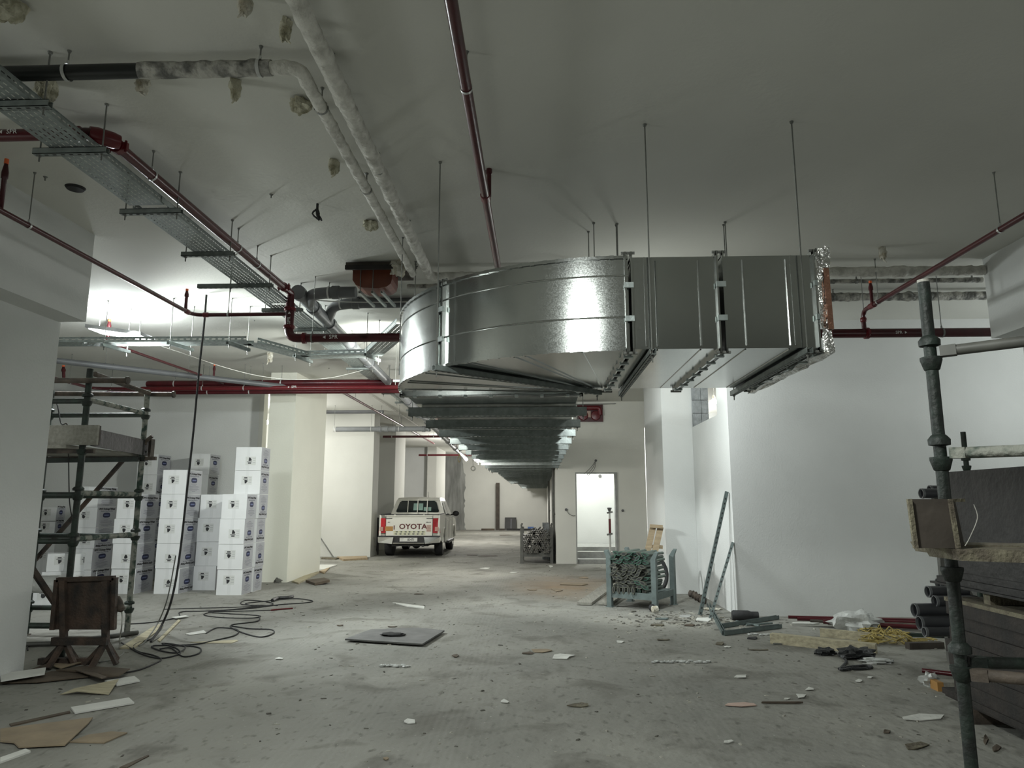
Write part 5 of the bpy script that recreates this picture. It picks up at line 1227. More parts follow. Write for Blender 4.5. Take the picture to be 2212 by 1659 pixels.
for z in sorted(set(round(P(px, py, 'y', y).z - r - .025, 3) for (px, py, r, y) in pz)):
    for x in (4.3, 5.25): MB().box(x - .02, 7.1, z - .02, x + .02, 8.0, z + .018).build('rack_arm', M['stild'], RK)
t = thing('scaffold_tube', 'thin green scaffold tube rising behind the black panel at right', 'scaffold', P(2095, 1090, 'y', 7.3)); q = P(2080, 933, 'y', 7.3)
MB().tube([(q.x, 7.3, 0), (q.x, 7.3, q.z)], .024, 12).build('tube', M['green'], t); cup(t, (q.x, 7.3, P(2090, 1012, 'y', 7.3).z), .024)

# ================================================================ props along the right wall
def chan_thing(a, b, w, h, label, cat='channel', m='chan', up=UP, holes=True, t_=.004):
    a = Vector(a); b = Vector(b); t = thing('steel_channel', label, cat, a)
    MB().channel(a, b, w, h, t_, up).build('channel_section', M[m], t)
    if holes:
        s = MB(); d, sd_, u_ = frame(b - a, up); n = int((b - a).length / .075)
        for k in range(n):
            p = a + d * (.03 + k * .075) - u_ * (h / 2 + .0008); s.bar(p - d * .014, p + d * .014, .016, .0015, up)
        s.build('slot_holes', M['dark'], t, kind='stuff')
    return t
f1, t1 = G(1512, 1328, .01), P(1570, 1062, 'x', 2.86)
chan_thing(f1 + UP * .0, t1, .05, .04, 'taller steel channel leaning against the right wall corner', up=Vector((0, 1, 0)), m='stil')
f2, t2 = G(1534, 1336, .01), P(1583, 1172, 'x', 2.885)
chan_thing(f2, t2, .042, .042, 'shorter slotted channel leaning against the right wall corner', up=Vector((.3, 1, 0)), m='stil')
chan_thing(G(1530, 1305, .03), G(1563, 1366, .03), .05, .05, 'steel channel lying towards the camera below the leaning ones', m='stil', holes=False)
chan_thing(G(1560, 1352, .03), G(1680, 1333, .03), .05, .05, 'upper steel channel lying across at the foot of the right wall', m='stil', holes=False)
chan_thing(G(1562, 1368, .03), G(1686, 1352, .03), .05, .05, 'lower steel channel lying across at the foot of the right wall', m='stil', holes=False)
for k, (a, b) in enumerate((((1605, 1345), (1640, 1352)), ((1612, 1350), (1668, 1346)), ((1590, 1342), (1630, 1350)))):
    tag(MB().tube([G(*a, .02), G(*b, .02)], .014, 8).build('short_rod', M['stil']), ['short steel rod among the offcuts by the wall, nearest the channels', 'short steel rod among the offcuts by the wall, farthest right', 'short steel rod among the offcuts by the wall, leftmost'][k], 'rod')
q = G(1605, 1340); tag(MB().lathe((q.x - .15, q.y, .07), [(.06, 0), (.07, .02), (.07, .22), (.055, .26), (.055, .36)], axis=(1, -.1, 0), n=16).build('pipe_sleeve', M['rubber']), 'dark pipe sleeve lying at the wall corner behind the channels', 'pipe')
q = G(1500, 1285); t = thing('pipe_fitting', 'rusty bundle of couplers lying against the side wall', 'fitting', q)
for k in range(5): MB().lathe(G(1488 + k * 6, 1282 + k * 3.5, .06), [(.03, 0), (.06, .02), (.05, .06), (.06, .09), (.03, .1)], axis=(1, -.8, .15 * (k % 2)), n=10).build('coupler', M['rustl'], t)
# pallet piece and tyre-like hose
pl = thing('broken_pallet', 'piece of pine pallet leaning against the white column behind the near stillage', 'pallet', (2.2, 13.3, 0))
for k, px in enumerate((1405, 1421)):
    a, b = P(px - 8, 1200, 'y', 13.25), P(px + 6, 1136 + 2 * k, 'y', 13.42); dd = (a - b).normalized(); a2 = a + dd * ((a.z - .012) / -dd.z)
    MB().bar(a2, b, .11, .022, up=Vector((0, 1, 0))).build('slat', M['wood'], pl)
for py in (1136, 1180): MB().bar(P(1404, py, 'y', 13.36), P(1431, py + 2, 'y', 13.36), .06, .08, up=Vector((0, 1, 0))).build('pallet_block', M['wood'], pl)
q = P(1395, 1212, 'y', 12.95); q.z = .40; tag(MB().tube([q + Vector((math.cos(a) * .36, math.sin(a) * .06, math.sin(a) * .365)) for a in [2 * math.pi * k / 24 for k in range(24)]], .035, 10, closed=True).build('hose_coil', M['rubber']), 'black hose coil standing behind the tubes of the near stillage', 'hose')
tag(MB().bar(G(1262, 1304, .03), G(1320, 1262, .03), .24, .04).build('plank', M['woodg']), 'thick grey plank lying left of the near stillage', 'plank')
tag(MB().bar(G(1305, 1304, .03), G(1345, 1278, .03), .22, .035).build('plank', M['woodg']), 'second grey plank half under the near stillage', 'plank')
q = G(1410, 1322); tag(MB().ball((q.x, q.y + .05, .055), .055, 8).build('black_ball', M['rubber']), 'round black cap on the floor at the stillage foot', 'cap')
tag(MB().lathe((q.x - .02, q.y - .05, .045), [(.03, 0), (.05, .01), (.05, .09), (.03, .1)], axis=(1, .3, 0), n=12).build('white_pipe_cap', M['foamw']), 'small white cap in front of the round black cap', 'cap')

# ================================================================ door wall details
def junction(px, py, y, r, label, wires):
    c = P(px, py, 'y', y); t = thing('junction_box', label, 'electrical box', c)
    MB().lathe((c.x, y, c.z), [(r, 0), (r, .03), (r * .8, .032)], axis=(0, -1, 0), n=14).build('box_body', M['ldark'], t)
    for w in wires: MB().tube(smooth([P(x, yy, 'y', y - .04 - .02 * i) for i, (x, yy) in enumerate(w)], 5), .008, 5).build('wire', M['rod'], t)
junction(1287, 995, 19.9, .035, 'round junction box above the doorway with loose wires', [((1287, 995), (1281, 1010), (1268, 1026)), ((1286, 996), (1278, 1008), (1262, 1024)), ((1286, 996), (1284, 1012), (1270, 1028))])
junction(1223, 1101, 19.9, .04, 'small junction box left of the doorway with one curling wire', [((1223, 1101), (1229, 1110), (1238, 1114), (1243, 1113))])
junction(1345, 1103, 19.9, .035, 'small junction box right of the doorway', [])
c = P(1296, 1028, 'y', 22.58); tag(MB().lathe((c.x, 22.59, c.z), [(.05, 0), (.05, .03)], axis=(0, -1, 0), n=12).build('wall_socket', M['ldark']), 'dark round socket high on the bright wall inside the doorway', 'electrical box')
pr_ = thing('adjustable_prop', 'white steel prop with a red sleeve standing inside the doorway', 'prop', (2.0, 20.3, .12))
xp = P(1317, 1140, 'y', 20.3).x; MB().tube([(xp, 20.25, .12), (xp, 20.25, P(1317, 1097, 'y', 20.25).z)], .028, 10).build('prop_tube', M['gyp'], pr_)
MB().tube([(xp, 20.25, P(1317, 1152, 'y', 20.25).z), (xp, 20.25, P(1317, 1121, 'y', 20.25).z)], .034, 10).build('red_sleeve', M['redhi'], pr_)
MB().lathe((xp, 20.25, P(1317, 1097, 'y', 20.25).z), [(.03, -.1), (.07, 0), (.03, .01)], n=10).build('prop_head', M['ldark'], pr_)
for py in (1108, 1155): c = P(1317, py, 'y', 20.25); MB().bar(c - Vector((.08, .03, 0)), c + Vector((.08, -.03, .03)), .03, .05).build('prop_clamp', M['rod'], pr_)
# red valve cabinet high on the door wall
a, b = P(1246, 911, 'y', 19.8), P(1302, 874, 'y', 19.8)
vc = thing('hose_cabinet', 'dark red metal plate with pipe and round valves high on the door wall', 'valve set', ((a.x + b.x) / 2, 19.85, a.z))
MB().box(a.x, 19.8, a.z, b.x, 19.898, b.z).build('back_plate', M['red'], vc)
for s in (.25, .72): MB().lathe((a.x + (b.x - a.x) * s, 19.80, a.z + .17), [(.12, 0), (.14, .02), (.12, .07), (.04, .08)], axis=(0, -1, 0), n=18).build('valve_wheel', M['redhi'], vc)
MB().tube(bend([(a.x, 19.72, b.z - .10), (b.x - .08, 19.72, b.z - .10), (b.x - .08, 19.72, b.z - .3)], .1), .065, 12).build('pipe', M['redhi'], vc)
MB().box(a.x + .29, 19.775, a.z + .12, a.x + .39, 19.80, a.z + .30).build('label_plate', M['osticker'] if 0 else M['psticker'], vc)
MB().tube([(a.x - .1, 19.62, b.z - .02), (b.x + .35, 19.62, b.z - .0)], .012, 6).build('conduit', M['rod'], vc)
# dark vertical pipes on the corridor wall
for k, (px, yy, py0, py1) in enumerate(((1196.5, 20.6, 995, 1180), (1178, 30, 1043, 1145))):
    x = .40; z1 = P(px, py0, 'x', x).z
    t = thing('standpipe', ['dark vertical pipe standing at the corridor wall corner', 'far dark vertical pipe on the corridor wall'][k], 'pipe', (x, yy, 0))
    MB().tube([(x, yy, 0), (x, yy, z1 if z1 < 4.3 else 4.3)], .04, 10).build('pipe', M['stild'], t)
    MB().bar((x - .0, yy - .05, 1.3), (x + .05, yy - .05, 1.33), .12, .06).build('pipe_clamp', M['stild'], t)
bw = thing('block_pile', 'stack of concrete blocks behind the far stillage', 'blocks', (.2, 21.4, 0))
for k in range(5):
    for j in range(2): MB().box(.08 + .01 * k % .03, 21.45 + j * .41, k * .21, .29, 21.84 + j * .41, k * .21 + .2).build('block', M['block'], bw)

# ================================================================ far end
y = 43.9; a, b = P(1071, 1143, 'y', y), P(1079, 1043, 'y', y)
tag(MB().box(a.x, y, 0, b.x, y + .2, b.z).build('timber_post', M['brownply']), 'brown timber post standing against the far white wall', 'post')
a, b = P(1090, 1143, 'y', y), P(1115, 1118, 'y', y)
t = thing('black_sheet', 'square black panel leaning on the far wall', 'panel', ((a.x + b.x) / 2, y, 0)); MB().hexa([(a.x, y, 0), (b.x, y, 0), (b.x, y + .05, 0), (a.x, y + .05, 0), (a.x, y + .3, b.z), (b.x, y + .3, b.z), (b.x, y + .35, b.z), (a.x, y + .35, b.z)]).build('panel_sheet', M['plyd'], t); MB().bar(((a.x * .45 + b.x * .55), y - .01, .05), ((a.x * .45 + b.x * .55), y + .26, b.z - .08), .05, .01).build('white_streak', M['cartong'], t)
a, b = P(1140, 1144, 'y', y), P(1153, 1138, 'y', y)
tag(MB().hexa([(a.x, y - .2, 0), (b.x, y - .2, 0), (b.x, y + .1, 0), (a.x, y + .1, 0), (a.x, y - .05, b.z), (b.x, y - .05, b.z), (b.x, y + .1, b.z), (a.x, y + .1, b.z)]).build('blue_crate', M['blue']), 'small blue crate on the floor by the far wall', 'crate')
for k, (px0, px1, py, m, lab) in enumerate(((1040, 1068, 1140, 'cardd', 'brown boards lying left of the far timber post'), (1095, 1150, 1145, 'plyd', 'dark board lying flat in front of the far wall'), (1078, 1090, 1142, 'brownply', 'brown board between the far post and the black panel'))):
    a, b = P(px0, py, 'y', 43.6), P(px1, py, 'y', 43.6); a.z = b.z = .05; tag(MB().bar(a, b, .3, .1).build('board', M[m]), lab, 'board')
c = P(1022, 1012, 'y', 26); tag(MB().tube([c + Vector((math.cos(a) * .075, 0, math.sin(a) * .075)) for a in [2 * math.pi * k / 16 for k in range(16)]], .022, 8, closed=True).tube([c + UP * .09, c + Vector((-.02, 0, .3)), c + Vector((-.06, 0, .6)), Vector((c.x - .06, c.y, ZC))], .008, 5).build('hanging_ring', M['gyp']), 'white ring hanging from the ceiling in front of the far wall', 'ring')
c = P(1011, 969, 'y', 27); tag(MB().lathe(c - UP * .1, [(.05, 0), (.07, .03), (.07, .1), (.05, .17)], n=10).tube([c - Vector((.14, 0, 0)), c + Vector((.14, 0, 0))], .03, 8).tube([c + UP * .07, Vector((c.x, c.y, ZC))], .01, 6).build('red_valve', M['redhi']), 'small bright red valve hanging left of the straight duct', 'valve')
c = P(992, 990, 'y', 26); tag(MB().tube(smooth([c + Vector((0, 0, .15)), c + Vector((.05, 0, 0)), c + Vector((0, 0, -.15)), c + Vector((-.05, 0, 0)), c + Vector((0, 0, .15)), Vector((c.x, c.y, ZC))], 4), .012, 6).build('rope_loop', M['yellow']), 'yellow rope loop hanging beside the drain pipe far back', 'rope')
y = 24.5; a, b = P(805, 1188, 'y', 23.2), P(813, 1118, 'y', 23.2)
tag(MB().box(a.x, 23.05, 0, b.x + .1, 23.25, b.z).build('dark_board', M['plyd']), 'narrow dark board standing between the white wall and the truck', 'panel')
tag(MB().bar(G(812, 1198, .02), P(806, 1160, 'y', 22.6), .06, .04).build('batten', M['woodg']), 'thin batten leaning behind the corner of the white wall', 'batten')
# ================================================================ things on the floor
def flat(name, pts, th, m, label, cat, z=0.0, curl=0.0, group=None):
    P3 = [G(px, py) for px, py in pts]; cxx = sum((p.x for p in P3)) / len(P3); cyy = sum((p.y for p in P3)) / len(P3)
    up = [Vector((p.x, p.y, z + curl * ((i * 7) % 3) / 2)) for i, p in enumerate(P3)]
    ar = sum(up[i].x * up[(i + 1) % len(up)].y - up[(i + 1) % len(up)].x * up[i].y for i in range(len(up)))
    if ar < 0: up.reverse()
    mb = MB(); n = len(up); c = Vector((cxx, cyy, z + curl * .3))
    mb.v = up + [p + UP * th for p in up] + [c, c + UP * th]
    for i in range(n):
        j = (i + 1) % n; mb.face((i, j, n + j, n + i)); mb.face((2 * n, j, i)); mb.face((2 * n + 1, n + i, n + j))
    return tag(mb.build(name, M[m]), label, cat, group)
F = flat
F('grey_sheet', [(745, 1387), (912, 1398), (960, 1368), (905, 1362), (800, 1366)], .018, 'greyb', 'square dark grey sheet lying alone in the middle of the floor', 'sheet', z=.02)
c = G(850, 1380); tag(MB().ball((c.x, c.y, .052), .05, 8, (3, 1.6, .45), .5, 3).build('torn_flap', M['dark']), 'dark torn lump on top of the grey floor sheet', 'scrap')
F('paper_strip', [(848, 1303), (855, 1303), (917, 1311), (916, 1315), (880, 1311)], .012, 'paper', 'long white strip on the floor beyond the grey sheet', 'strip')
F('board_strip', [(152, 1532), (162, 1544), (290, 1522), (278, 1511)], .012, 'gyp', 'white board strip lying alone at lower left', 'strip', z=.005)
F('board_strip', [(0, 1486), (95, 1470), (98, 1456), (0, 1470)], .012, 'gyp', 'white board strip at the left edge under the column', 'strip', z=.05)
F('board_strip', [(226, 1474), (252, 1484), (302, 1474), (290, 1464)], .012, 'gyp', 'short white board strip right of the cardboard pile', 'strip', z=.005)
F('board_strip', [(0, 1640), (0, 1650), (66, 1626), (55, 1621)], .012, 'gyp', 'white board strip cut by the lower left corner', 'strip')
F('cardboard', [(0, 1580), (200, 1555), (190, 1568), (140, 1615), (40, 1620), (30, 1610), (0, 1607)], .008, 'card', 'largest light brown cardboard sheet at lower left', 'cardboard', z=.012)
F('cardboard', [(150, 1605), (225, 1607), (275, 1585), (240, 1583), (190, 1590)], .008, 'card', 'cardboard sheet tucked under the right of the largest one', 'cardboard', z=.002)
F('cardboard', [(0, 1480), (80, 1478), (190, 1466), (215, 1452), (110, 1455), (60, 1470), (0, 1474)], .01, 'cardd', 'dark brown cardboard strip at left below the rusty board', 'cardboard', z=.012)
F('cardboard', [(120, 1455), (160, 1458), (218, 1481), (232, 1470), (255, 1472), (280, 1459), (180, 1445)], .008, 'cardd', 'star-shaped brown cardboard scrap in front of the rusty board', 'cardboard', z=.025, curl=.03)
F('cardboard', [(100, 1440), (150, 1442), (175, 1438), (130, 1452)], .008, 'card', 'small yellow-brown scrap right under the rusty board', 'cardboard', z=.03)
F('cardboard', [(130, 1502), (160, 1496), (255, 1482), (235, 1502), (165, 1502)], .006, 'woodl', 'curled beige sheet between the cardboard pile and the white strip', 'cardboard', z=.004, curl=.05)
F('cardboard', [(258, 1659), (320, 1632), (322, 1634), (275, 1659)], .006, 'cardd', 'dark sliver at the bottom left of the frame', 'cardboard')
F('cardboard', [(20, 1566), (150, 1538), (152, 1541), (24, 1570)], .01, 'cardd', 'long thin dark batten left of the lone white strip', 'batten')
F('paper_scrap', [(45, 1455), (100, 1440), (98, 1458), (60, 1466)], .006, 'cardd', 'grey-brown paper against the foot of the left column', 'paper', z=.004, curl=.04)
F('pine_strip', [(258, 1402), (330, 1356), (345, 1350), (352, 1356), (290, 1402)], .015, 'woodl', 'pale pine board lying under the hanging cable', 'board')
F('pine_strip', [(340, 1385), (385, 1340), (390, 1342), (345, 1388)], .015, 'woodl', 'narrow pine strip just right of the hanging cable foot', 'board')
F('paper_scrap', [(400, 1370), (440, 1363), (446, 1368), (410, 1373)], .008, 'paper', 'white paper roll beside the cable loops', 'paper', z=.002)
F('cardboard', [(410, 1388), (510, 1383), (515, 1385), (500, 1390), (440, 1390)], .006, 'woodl', 'flat beige sheet under the cable loops', 'cardboard')
F('paper_scrap', [(370, 1337), (400, 1333), (408, 1335), (380, 1339)], .01, 'paper', 'white scrap on top of the far end of the pine board', 'paper', z=.016)
# tangled cables on the floor
def loops(pts, r, m, label): return tag(MB().tube(smooth([G(px, py, r + .002 * (i % 2)) for i, (px, py) in enumerate(pts)], 7), r, 6).build('floor_cable', M[m]), label, 'cable')
loops([(262, 1388), (300, 1410), (345, 1422), (388, 1412), (380, 1400), (350, 1390), (378, 1392), (400, 1398), (382, 1410), (345, 1405), (330, 1395), (400, 1395), (432, 1400), (428, 1412), (395, 1418), (370, 1400), (345, 1402)], .008, 'rubber', 'dark cable looping on the floor right of the rusty board')
loops([(264, 1454), (300, 1447), (335, 1433), (348, 1424), (330, 1415), (300, 1408), (288, 1398), (300, 1388), (330, 1378), (352, 1352)], .008, 'rubber', 'dark cable curving from the cardboard pile up to the hanging cable')
loops([(276, 1348), (330, 1344), (385, 1333), (390, 1322), (440, 1320), (480, 1318), (520, 1316), (560, 1312), (605, 1306), (660, 1302), (675, 1298), (640, 1293), (600, 1296), (560, 1300), (530, 1304), (560, 1310), (590, 1305), (570, 1299), (530, 1297), (525, 1306), (600, 1308)], .008, 'rubber', 'longest cable trailing across the floor towards the cream column')
loops([(355, 1316), (420, 1314), (500, 1312), (560, 1310), (470, 1320), (440, 1328), (480, 1334), (545, 1335), (560, 1330), (500, 1326), (450, 1322), (520, 1320), (585, 1318)], .007, 'rubber', 'middle group of cable loops on the floor')
loops([(560, 1330), (555, 1342), (500, 1350), (512, 1362), (560, 1376), (590, 1368), (585, 1360), (540, 1358), (500, 1352)], .008, 'rubber', 'single wide cable loop at the right of the tangle')
loops([(445, 1368), (470, 1356), (512, 1360), (508, 1372), (470, 1382), (420, 1392), (360, 1394)], .008, 'rubber', 'cable curl between the paper roll and the wide loop')
loops([(60, 1405), (62, 1396), (95, 1390), (150, 1392)], .008, 'rubber', 'dark cable behind the stand of the rusty board at left')
loops([(180, 1432), (230, 1428), (262, 1415), (268, 1405)], .006, 'rod', 'thin grey wire in front of the rusty board feet')
# scraps by the cream column
for k, (px, py, r) in enumerate(((578, 1256, .13), (563, 1256, .08), (600, 1259, .07))):
    g = G(px, py); tag(MB().ball((g.x, g.y, r * .55), r, 7, (1.2, 1, .75), .8, k * 3).build('rock', M['rock']), ['largest grey rock at the foot of the cream column', 'small dark rock left of the big one by the cream column', 'flat rock right of the big one by the cream column'][k], 'rock')
F('offcut', [(630, 1258), (680, 1236), (690, 1238), (645, 1262)], .03, 'woodl', 'pale timber offcut beside the cream column foot', 'offcut')
F('offcut', [(660, 1258), (700, 1255), (712, 1262), (680, 1265)], .05, 'cardd', 'dark heap of scraps right of the cream column foot', 'scrap', curl=.04)
F('offcut', [(688, 1222), (728, 1222), (700, 1232), (686, 1234)], .03, 'paper', 'white panel piece lying behind the cream column', 'sheet')
F('offcut', [(690, 1236), (712, 1228), (700, 1240)], .03, 'wood', 'orange-yellow wood piece just behind the cream column', 'offcut')
F('plank', [(728, 1206), (792, 1204), (794, 1209), (742, 1212)], .05, 'wood', 'yellow pine planks in front of the white wall', 'plank')
F('plank', [(695, 1205), (735, 1207), (725, 1209), (694, 1208)], .03, 'edge', 'pale board left of the yellow planks', 'plank')
tag(MB().bar(P(690, 1158, 'y', 22.1), G(722, 1206, .02), .03, .02).build('batten', M['rod']), 'thin batten leaning on the white wall behind the cream column', 'batten')
loops([(588, 1297), (600, 1292), (620, 1291), (632, 1288)], .03, 'blackbag', 'black cloth strip lying on the cable tangle')
loops([(585, 1318), (605, 1316), (632, 1314)], .012, 'redhi', 'reddish cord end on the cable tangle')
# right side floor
def rpipe(a, b, r, m, lab, z=0): return tag(MB().tube([G(*a, z + r), G(*b, z + r)], r, 12).build('red_pipe', M[m]), lab, 'pipe')
rpipe((1703, 1333), (2040, 1341), .022, 'red', 'longest thin red pipe on the floor, rearmost of its bundle', .09)
rpipe((1722, 1337), (2040, 1347), .024, 'red', 'second red pipe on the floor, slightly shorter', .07)
rpipe((1750, 1341), (2040, 1352), .02, 'rustl', 'brownish pipe in the middle of the floor bundle', .06)
rpipe((1778, 1343), (2040, 1358), .028, 'red', 'front thick red pipe of the floor bundle', .05)
for k, px in enumerate((1790, 1822)):
    g = G(px, 1348); tag(MB().box(g.x - .05, g.y - .1, 0, g.x + .05, g.y + .35, .048).build('timber_block', M['woodg']), ['left wooden block under the floor bundle of red pipes', 'right wooden block under the floor bundle of red pipes'][k], 'timber')
g = G(2035, 1350); tag(MB().box(g.x - .05, g.y - .2, 0, g.x + .05, g.y + .6, .05).build('timber_block', M['woodg']), 'wooden block under the right end of the red pipes', 'timber')
def beam(a, b, w, h, m, lab, z=0): return tag(MB().bar(G(*a, z + h / 2), G(*b, z + h / 2), w, h).build('timber_beam', M[m]), lab, 'timber')
beam((1666, 1378), (1893, 1402), .11, .11, 'woodl', 'long square timber beam lying in front at right')
beam((1772, 1366), (1960, 1384), .05, .10, 'woodl', 'second thinner timber lying behind the square beam')
beam((1880, 1352), (2040, 1358), .10, .04, 'woodg', 'grey flat board behind the plastic sheet at right')
beam((1900, 1368), (2040, 1374), .08, .04, 'green', 'green painted tube-like batten above the yellow rope')
beam((1960, 1395), (2035, 1393), .08, .07, 'brownply', 'short brown offcut at the right end of the yellow rope')
mb = MB()
random.seed(21)
for k in range(34):
    c0 = G(U(1868, 1965), U(1376, 1394)); pts = [c0 + Vector((U(-.14, .14), U(-.1, .1), 0)) for _ in range(6)]
    pts = [Vector((p.x, p.y, .012 + abs(U(0, .16)) * max(0, 1 - abs(p.x - G(1915, 1385).x) * 1.6))) for p in pts]; mb.tube(smooth(pts, 4), .0065, 5)
for k in range(10):
    c0 = G(U(1965, 2010), U(1384, 1394)); mb.tube(smooth([Vector((c0.x + U(-.12, .12), c0.y + U(-.08, .08), .015 + U(0, .03))) for _ in range(5)], 4), .0065, 5)
tag(mb.build('rope_heap', M['yellow']), 'tangled heap of yellow rope behind the square beam', 'rope')
g = G(1850, 1362); tag(MB().ball((g.x, g.y, .11), .17, 12, (1.7, 1, .75), .6, 5).build('plastic_sheet', M['plastic']), 'crumpled milky plastic sheet in front of the red pipes', 'plastic')
g = G(1850, 1422); tag(MB().ball((g.x, g.y, .045), .12, 12, (1.5, .9, .55), .7, 8).build('black_bag', M['blackbag']), 'crumpled black bag lying among the litter at right', 'bag')
g = G(1783, 1415); tag(MB().ball((g.x, g.y, .035), .07, 9, (1.5, .9, .6), .8, 2).build('black_scrap', M['blackbag']), 'small black scrap left of the black bag', 'scrap')
loops([(1812, 1445), (1840, 1440), (1870, 1438), (1884, 1441), (1870, 1444), (1838, 1445), (1815, 1446), (1828, 1430), (1822, 1420)], .014, 'blackbag', 'black strap looped in front of the black bag')
g = G(1893, 1432); tag(MB().ball((g.x, g.y, .02), .09, 9, (1.7, .8, .35), .8, 12).build('white_scrap', M['plastic']), 'flattened white plastic beside the black bag', 'scrap')
g = G(2012, 1483); tag(MB().ball((g.x, g.y, .045), .07, 9, (1.2, .7, .9), .9, 15).build('white_scrap', M['plastic']), 'crumpled white plastic left of the timber block by the post', 'scrap')
g = G(2050, 1494); tag(MB().box(g.x - .04, g.y, 0, g.x + .5, g.y + .12, .075).build('timber_block', M['woodg']), 'grey timber block on the floor behind the right post', 'timber')
tag(MB().box(g.x - .095, g.y - .001, 0, g.x - .042, g.y + .12, .076).build('timber_block', M['osticker']), 'short yellow block end touching the grey timber by the post', 'timber')
a, b = G(1992, 1448, .02), G(2075, 1458, .02); tag(MB().tube([a, b], .022, 12).build('red_pipe', M['red']), 'short red speckled tube sticking out behind the right post', 'pipe')
# foam and paper
def crumple(px, py, w, d, h, m, lab, seed, n=9):
    random.seed(seed); g = G(px, py); mb = MB()
    for k in range(n):
        t_ = (k + .5) / n - .5; mb.ball((g.x + t_ * w, g.y + U(-d, d) / 2, h * .5), h * U(.6, 1.1), 6, (1.6, 1, .6), .9, seed + k)
    return tag(mb.build('paper_litter', M[m]), lab, 'litter')
crumple(1470, 1431, .62, .10, .022, 'plastic', 'long ribbon of crumpled white plastic right of centre', 31, 14)
crumple(853, 1441, .30, .10, .022, 'plastic', 'crumpled white ribbon in front of the grey floor sheet', 33, 10)
crumple(1540, 1318, .25, .12, .03, 'foamw', 'white rubble heap at the foot of the leaning channels', 35, 8)
crumple(1650, 1372, .4, .08, .02, 'plastic', 'white shreds in front of the lying channels', 36, 9)
bits = [((1215, 1420), 60, 12, 'paper', 'pale blue-white paper tray at right of centre'), ((1255, 1525), 60, 14, 'edge', 'beige paper sheet low at right of centre'), ((1600, 1463), 36, 8, 'paper', 'white and red wrapper at right'), ((1605, 1524), 88, 14, 'psticker', 'long pinkish torn paper at lower right'), ((1980, 1552), 120, 18, 'paper', 'long white torn paper strip before the right post'), ((1730, 1505), 26, 9, 'paper', 'small oval white chip at lower right'), ((1700, 1511), 18, 4, 'paper', 'thin white chip left of the oval one'), ((1573, 1604), 30, 9, 'paper', 'white chip near the bottom right of centre'), ((1980, 1615), 60, 22, 'edge', 'beige flat patch at the bottom right'), ((885, 1560), 30, 12, 'gyp', 'pale torn disc low in the middle'), ((1090, 1517), 24, 8, 'gyp', 'small pale chip low in the middle'), ((983, 1418), 18, 6, 'cardd', 'small dark pebble right of the crumpled ribbon'), ((832, 1641), 18, 6, 'card', 'brown leaf-like scrap at the bottom centre'), ((1170, 1407), 50, 8, 'card', 'curved brown wrapper beyond the paper tray'), ((1140, 1412), 30, 5, 'cardd', 'thin brown sliver left of the curved wrapper'), ((1338, 1387), 22, 8, 'paper', 'folded white scrap before the near stillage'), ((1435, 1383), 46, 4, 'edge', 'thin beige stick right of the folded scrap'), ((1570, 1399), 20, 4, 'paper', 'white sliver before the lying channel'), ((1150, 1275), 24, 4, 'card', 'brown scrap on the sandy patch, left'), ((1205, 1275), 32, 7, 'card', 'brown torn scrap on the sandy patch, right'), ((1262, 1248), 22, 6, 'card', 'brown scrap nearest the near stillage'), ((1060, 1201), 60, 4, 'cardd', 'flat dark sheet on the far floor behind the truck'), ((1020, 1199), 30, 2, 'cardd', 'thin dark piece beside the truck'), ((1090, 1156), 36, 2, 'cardd', 'thin board on the floor near the far wall'), ((1110, 1237), 20, 2, 'gyp', 'tiny white strip on the middle floor'), ((1190, 1224), 12, 7, 'paper', 'white crumpled scrap in front of the far stillage'), ((1048, 1228), 24, 3, 'gyp', 'white fleck left of the far stillage'), ((2150, 1620), 26, 20, 'cardd', 'dark stick at the bottom right corner'), ((2130, 1600), 14, 22, 'cardd', 'shorter dark stick by the bottom right corner'), ((1915, 1582), 20, 8, 'cardd', 'dark crumb under the right litter'), ((845, 1355), 26, 2, 'cardd', 'dark sliver just beyond the grey floor sheet'), ((905, 1284), 24, 2, 'cardd', 'thin dark stick on the middle floor'), ((735, 1352), 18, 3, 'cardd', 'dark sliver left beyond the grey sheet'), ((605, 1424), 26, 5, 'gyp', 'pale fleck with dark edge left of centre'), ((1640, 1405), 50, 3, 'edge', 'thin beige stick before the square beam'), ((1880, 1464), 14, 4, 'gyp', 'white curl on the floor at right'), ((1855, 1472), 26, 7, 'paper', 'white crumpled foil before the black bag'), ((1750, 1490), 26, 7, 'paper', 'white shredded paper at lower right'), ((1590, 1290), 0, 0, '', '')]
random.seed(5)
for (px, py), w, h, m, lab in bits:
    if not w: continue
    n = 6; pts = []; ph = U(0, 6)
    for k in range(n):
        a = ph + 2 * math.pi * (k + U(-.3, .3)) / n; rr = U(.5, 1.12); pts.append((px + math.cos(a) * w / 2 * rr, py - math.sin(a) * h / 2 * rr))
    F('litter_scrap', pts, .006, m, lab, 'litter', z=.002, curl=.006)
random.seed(77)
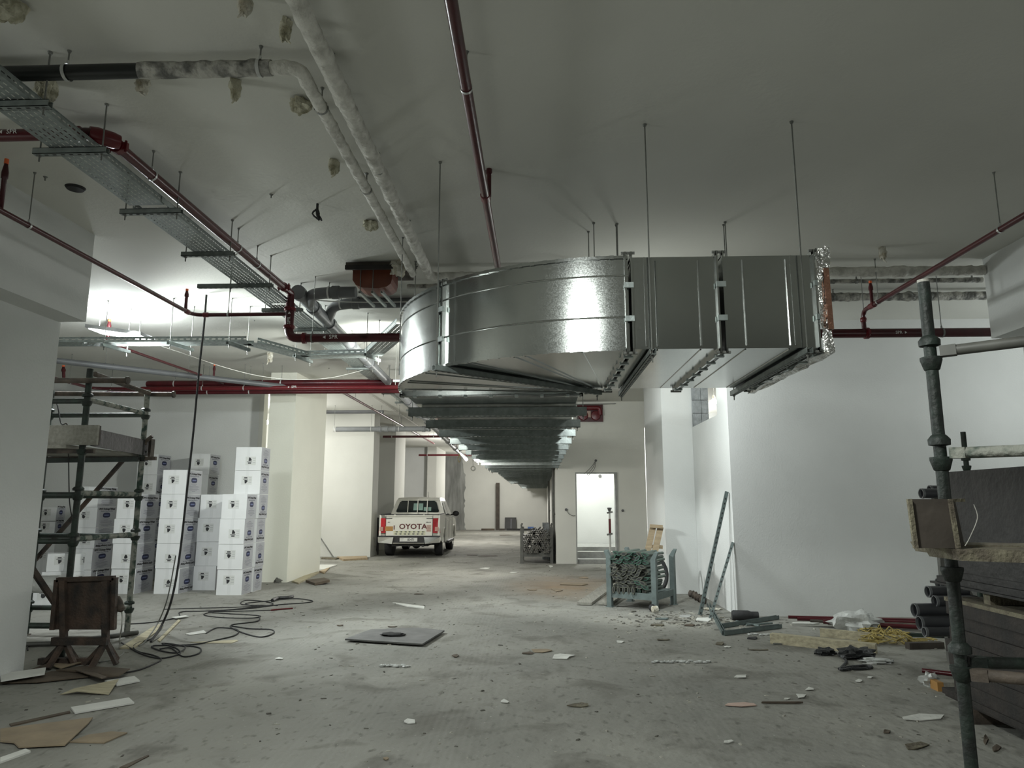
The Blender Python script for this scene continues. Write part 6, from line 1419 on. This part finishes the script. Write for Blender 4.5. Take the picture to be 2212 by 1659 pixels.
for k, (px, py, w_, h_, m_, lab_) in enumerate(((1430, 1338, 30, 3, 'stil', 'thin metal offcut on the rubble left of the leaning channels'), (1462, 1346, 40, 3, 'woodg', 'longest grey sliver on the rubble left of the leaning channels'), (1490, 1352, 22, 4, 'cardd', 'dark sliver in front of the leaning channels'), (1520, 1340, 34, 8, 'gyp', 'flat white plaster piece at the foot of the leaning channels'), (1480, 1333, 26, 6, 'step', 'grey concrete chip left of the plaster piece'), (1420, 1352, 30, 3, 'edge', 'thin beige strip on the rubble towards the near stillage'), (1555, 1392, 18, 6, 'edge', 'bent beige offcut in front of the lying channels'), (1635, 1362, 30, 3, 'stil', 'thin metal strip before the lying channels'), (1625, 1380, 22, 5, 'rubber', 'small black rubber ring piece before the lying channels'), (1700, 1392, 60, 3, 'rod', 'long thin wire offcut left of the square beam'), (1740, 1348, 60, 3, 'paper', 'pale strip under the red pipe bundle'), (1690, 1520, 90, 2, 'cardd', 'long thin dark stick at lower right'), (1330, 1245, 26, 4, 'card', 'brown strip beyond the near stillage'), (1240, 1263, 60, 5, 'card', 'long torn brown paper on the sandy patch'))):
    F('litter_scrap', [(px - w_ / 2, py + h_ * .2), (px - w_ / 2 + 3, py - h_ * .4), (px + w_ * .4, py - h_ * .5), (px + w_ / 2, py), (px + w_ * .3, py + h_ * .5)], .012, m_, lab_, 'litter', z=.004)
# uncountable crumbs
for (nm, m, N_, seed, lab) in (('rubble_crumbs', 'crumb', 1000, 3, 'pale crumbs and chips scattered all over the floor'), ('rubble_crumbs', 'crumbd', 600, 4, 'dark crumbs and chips scattered all over the floor')):
    random.seed(seed); mb = MB()
    for k in range(N_):
        if k < N_ * .55: x, y = U(-5.5, 4.5), 2.2 + 12 * R() ** 1.6
        elif k < N_ * .8: x, y = 2.1 + random.gauss(0, .55), 10.6 + random.gauss(0, .35)
        else: x, y = U(-6, 3), U(10, 28)
        if y > 10.9 and x > 2.7: continue
        if x > 2.2 and y > 13.3: continue
        if y > 19.5 and x > .3: continue
        if x < -4.6 and (y < 7.3 or y > 14.9): continue
        if y > 26: continue
        s = U(.003, .011) * (1 + y * .03) * (1.5 if N_ * .55 <= k < N_ * .8 else 1); a = U(0, 6.28); l = s * U(1, 2.8); dx, dy = math.cos(a), math.sin(a); h = s * U(.3, .8)
        c = Vector((x, y, 0)); p = Vector((dx, dy, 0)) * l; q = Vector((-dy, dx, 0)) * s
        mb.hexa([c - p - q * .6, c + p - q, c + p * .7 + q, c - p * .9 + q * .7] + [v + UP * h for v in (c - p * .8 - q * .5, c + p * .8 - q * .7, c + p * .5 + q * .7, c - p * .7 + q * .5)])
    o = mb.build(nm, M[m]); tag(o, lab, 'rubble', kind='stuff')
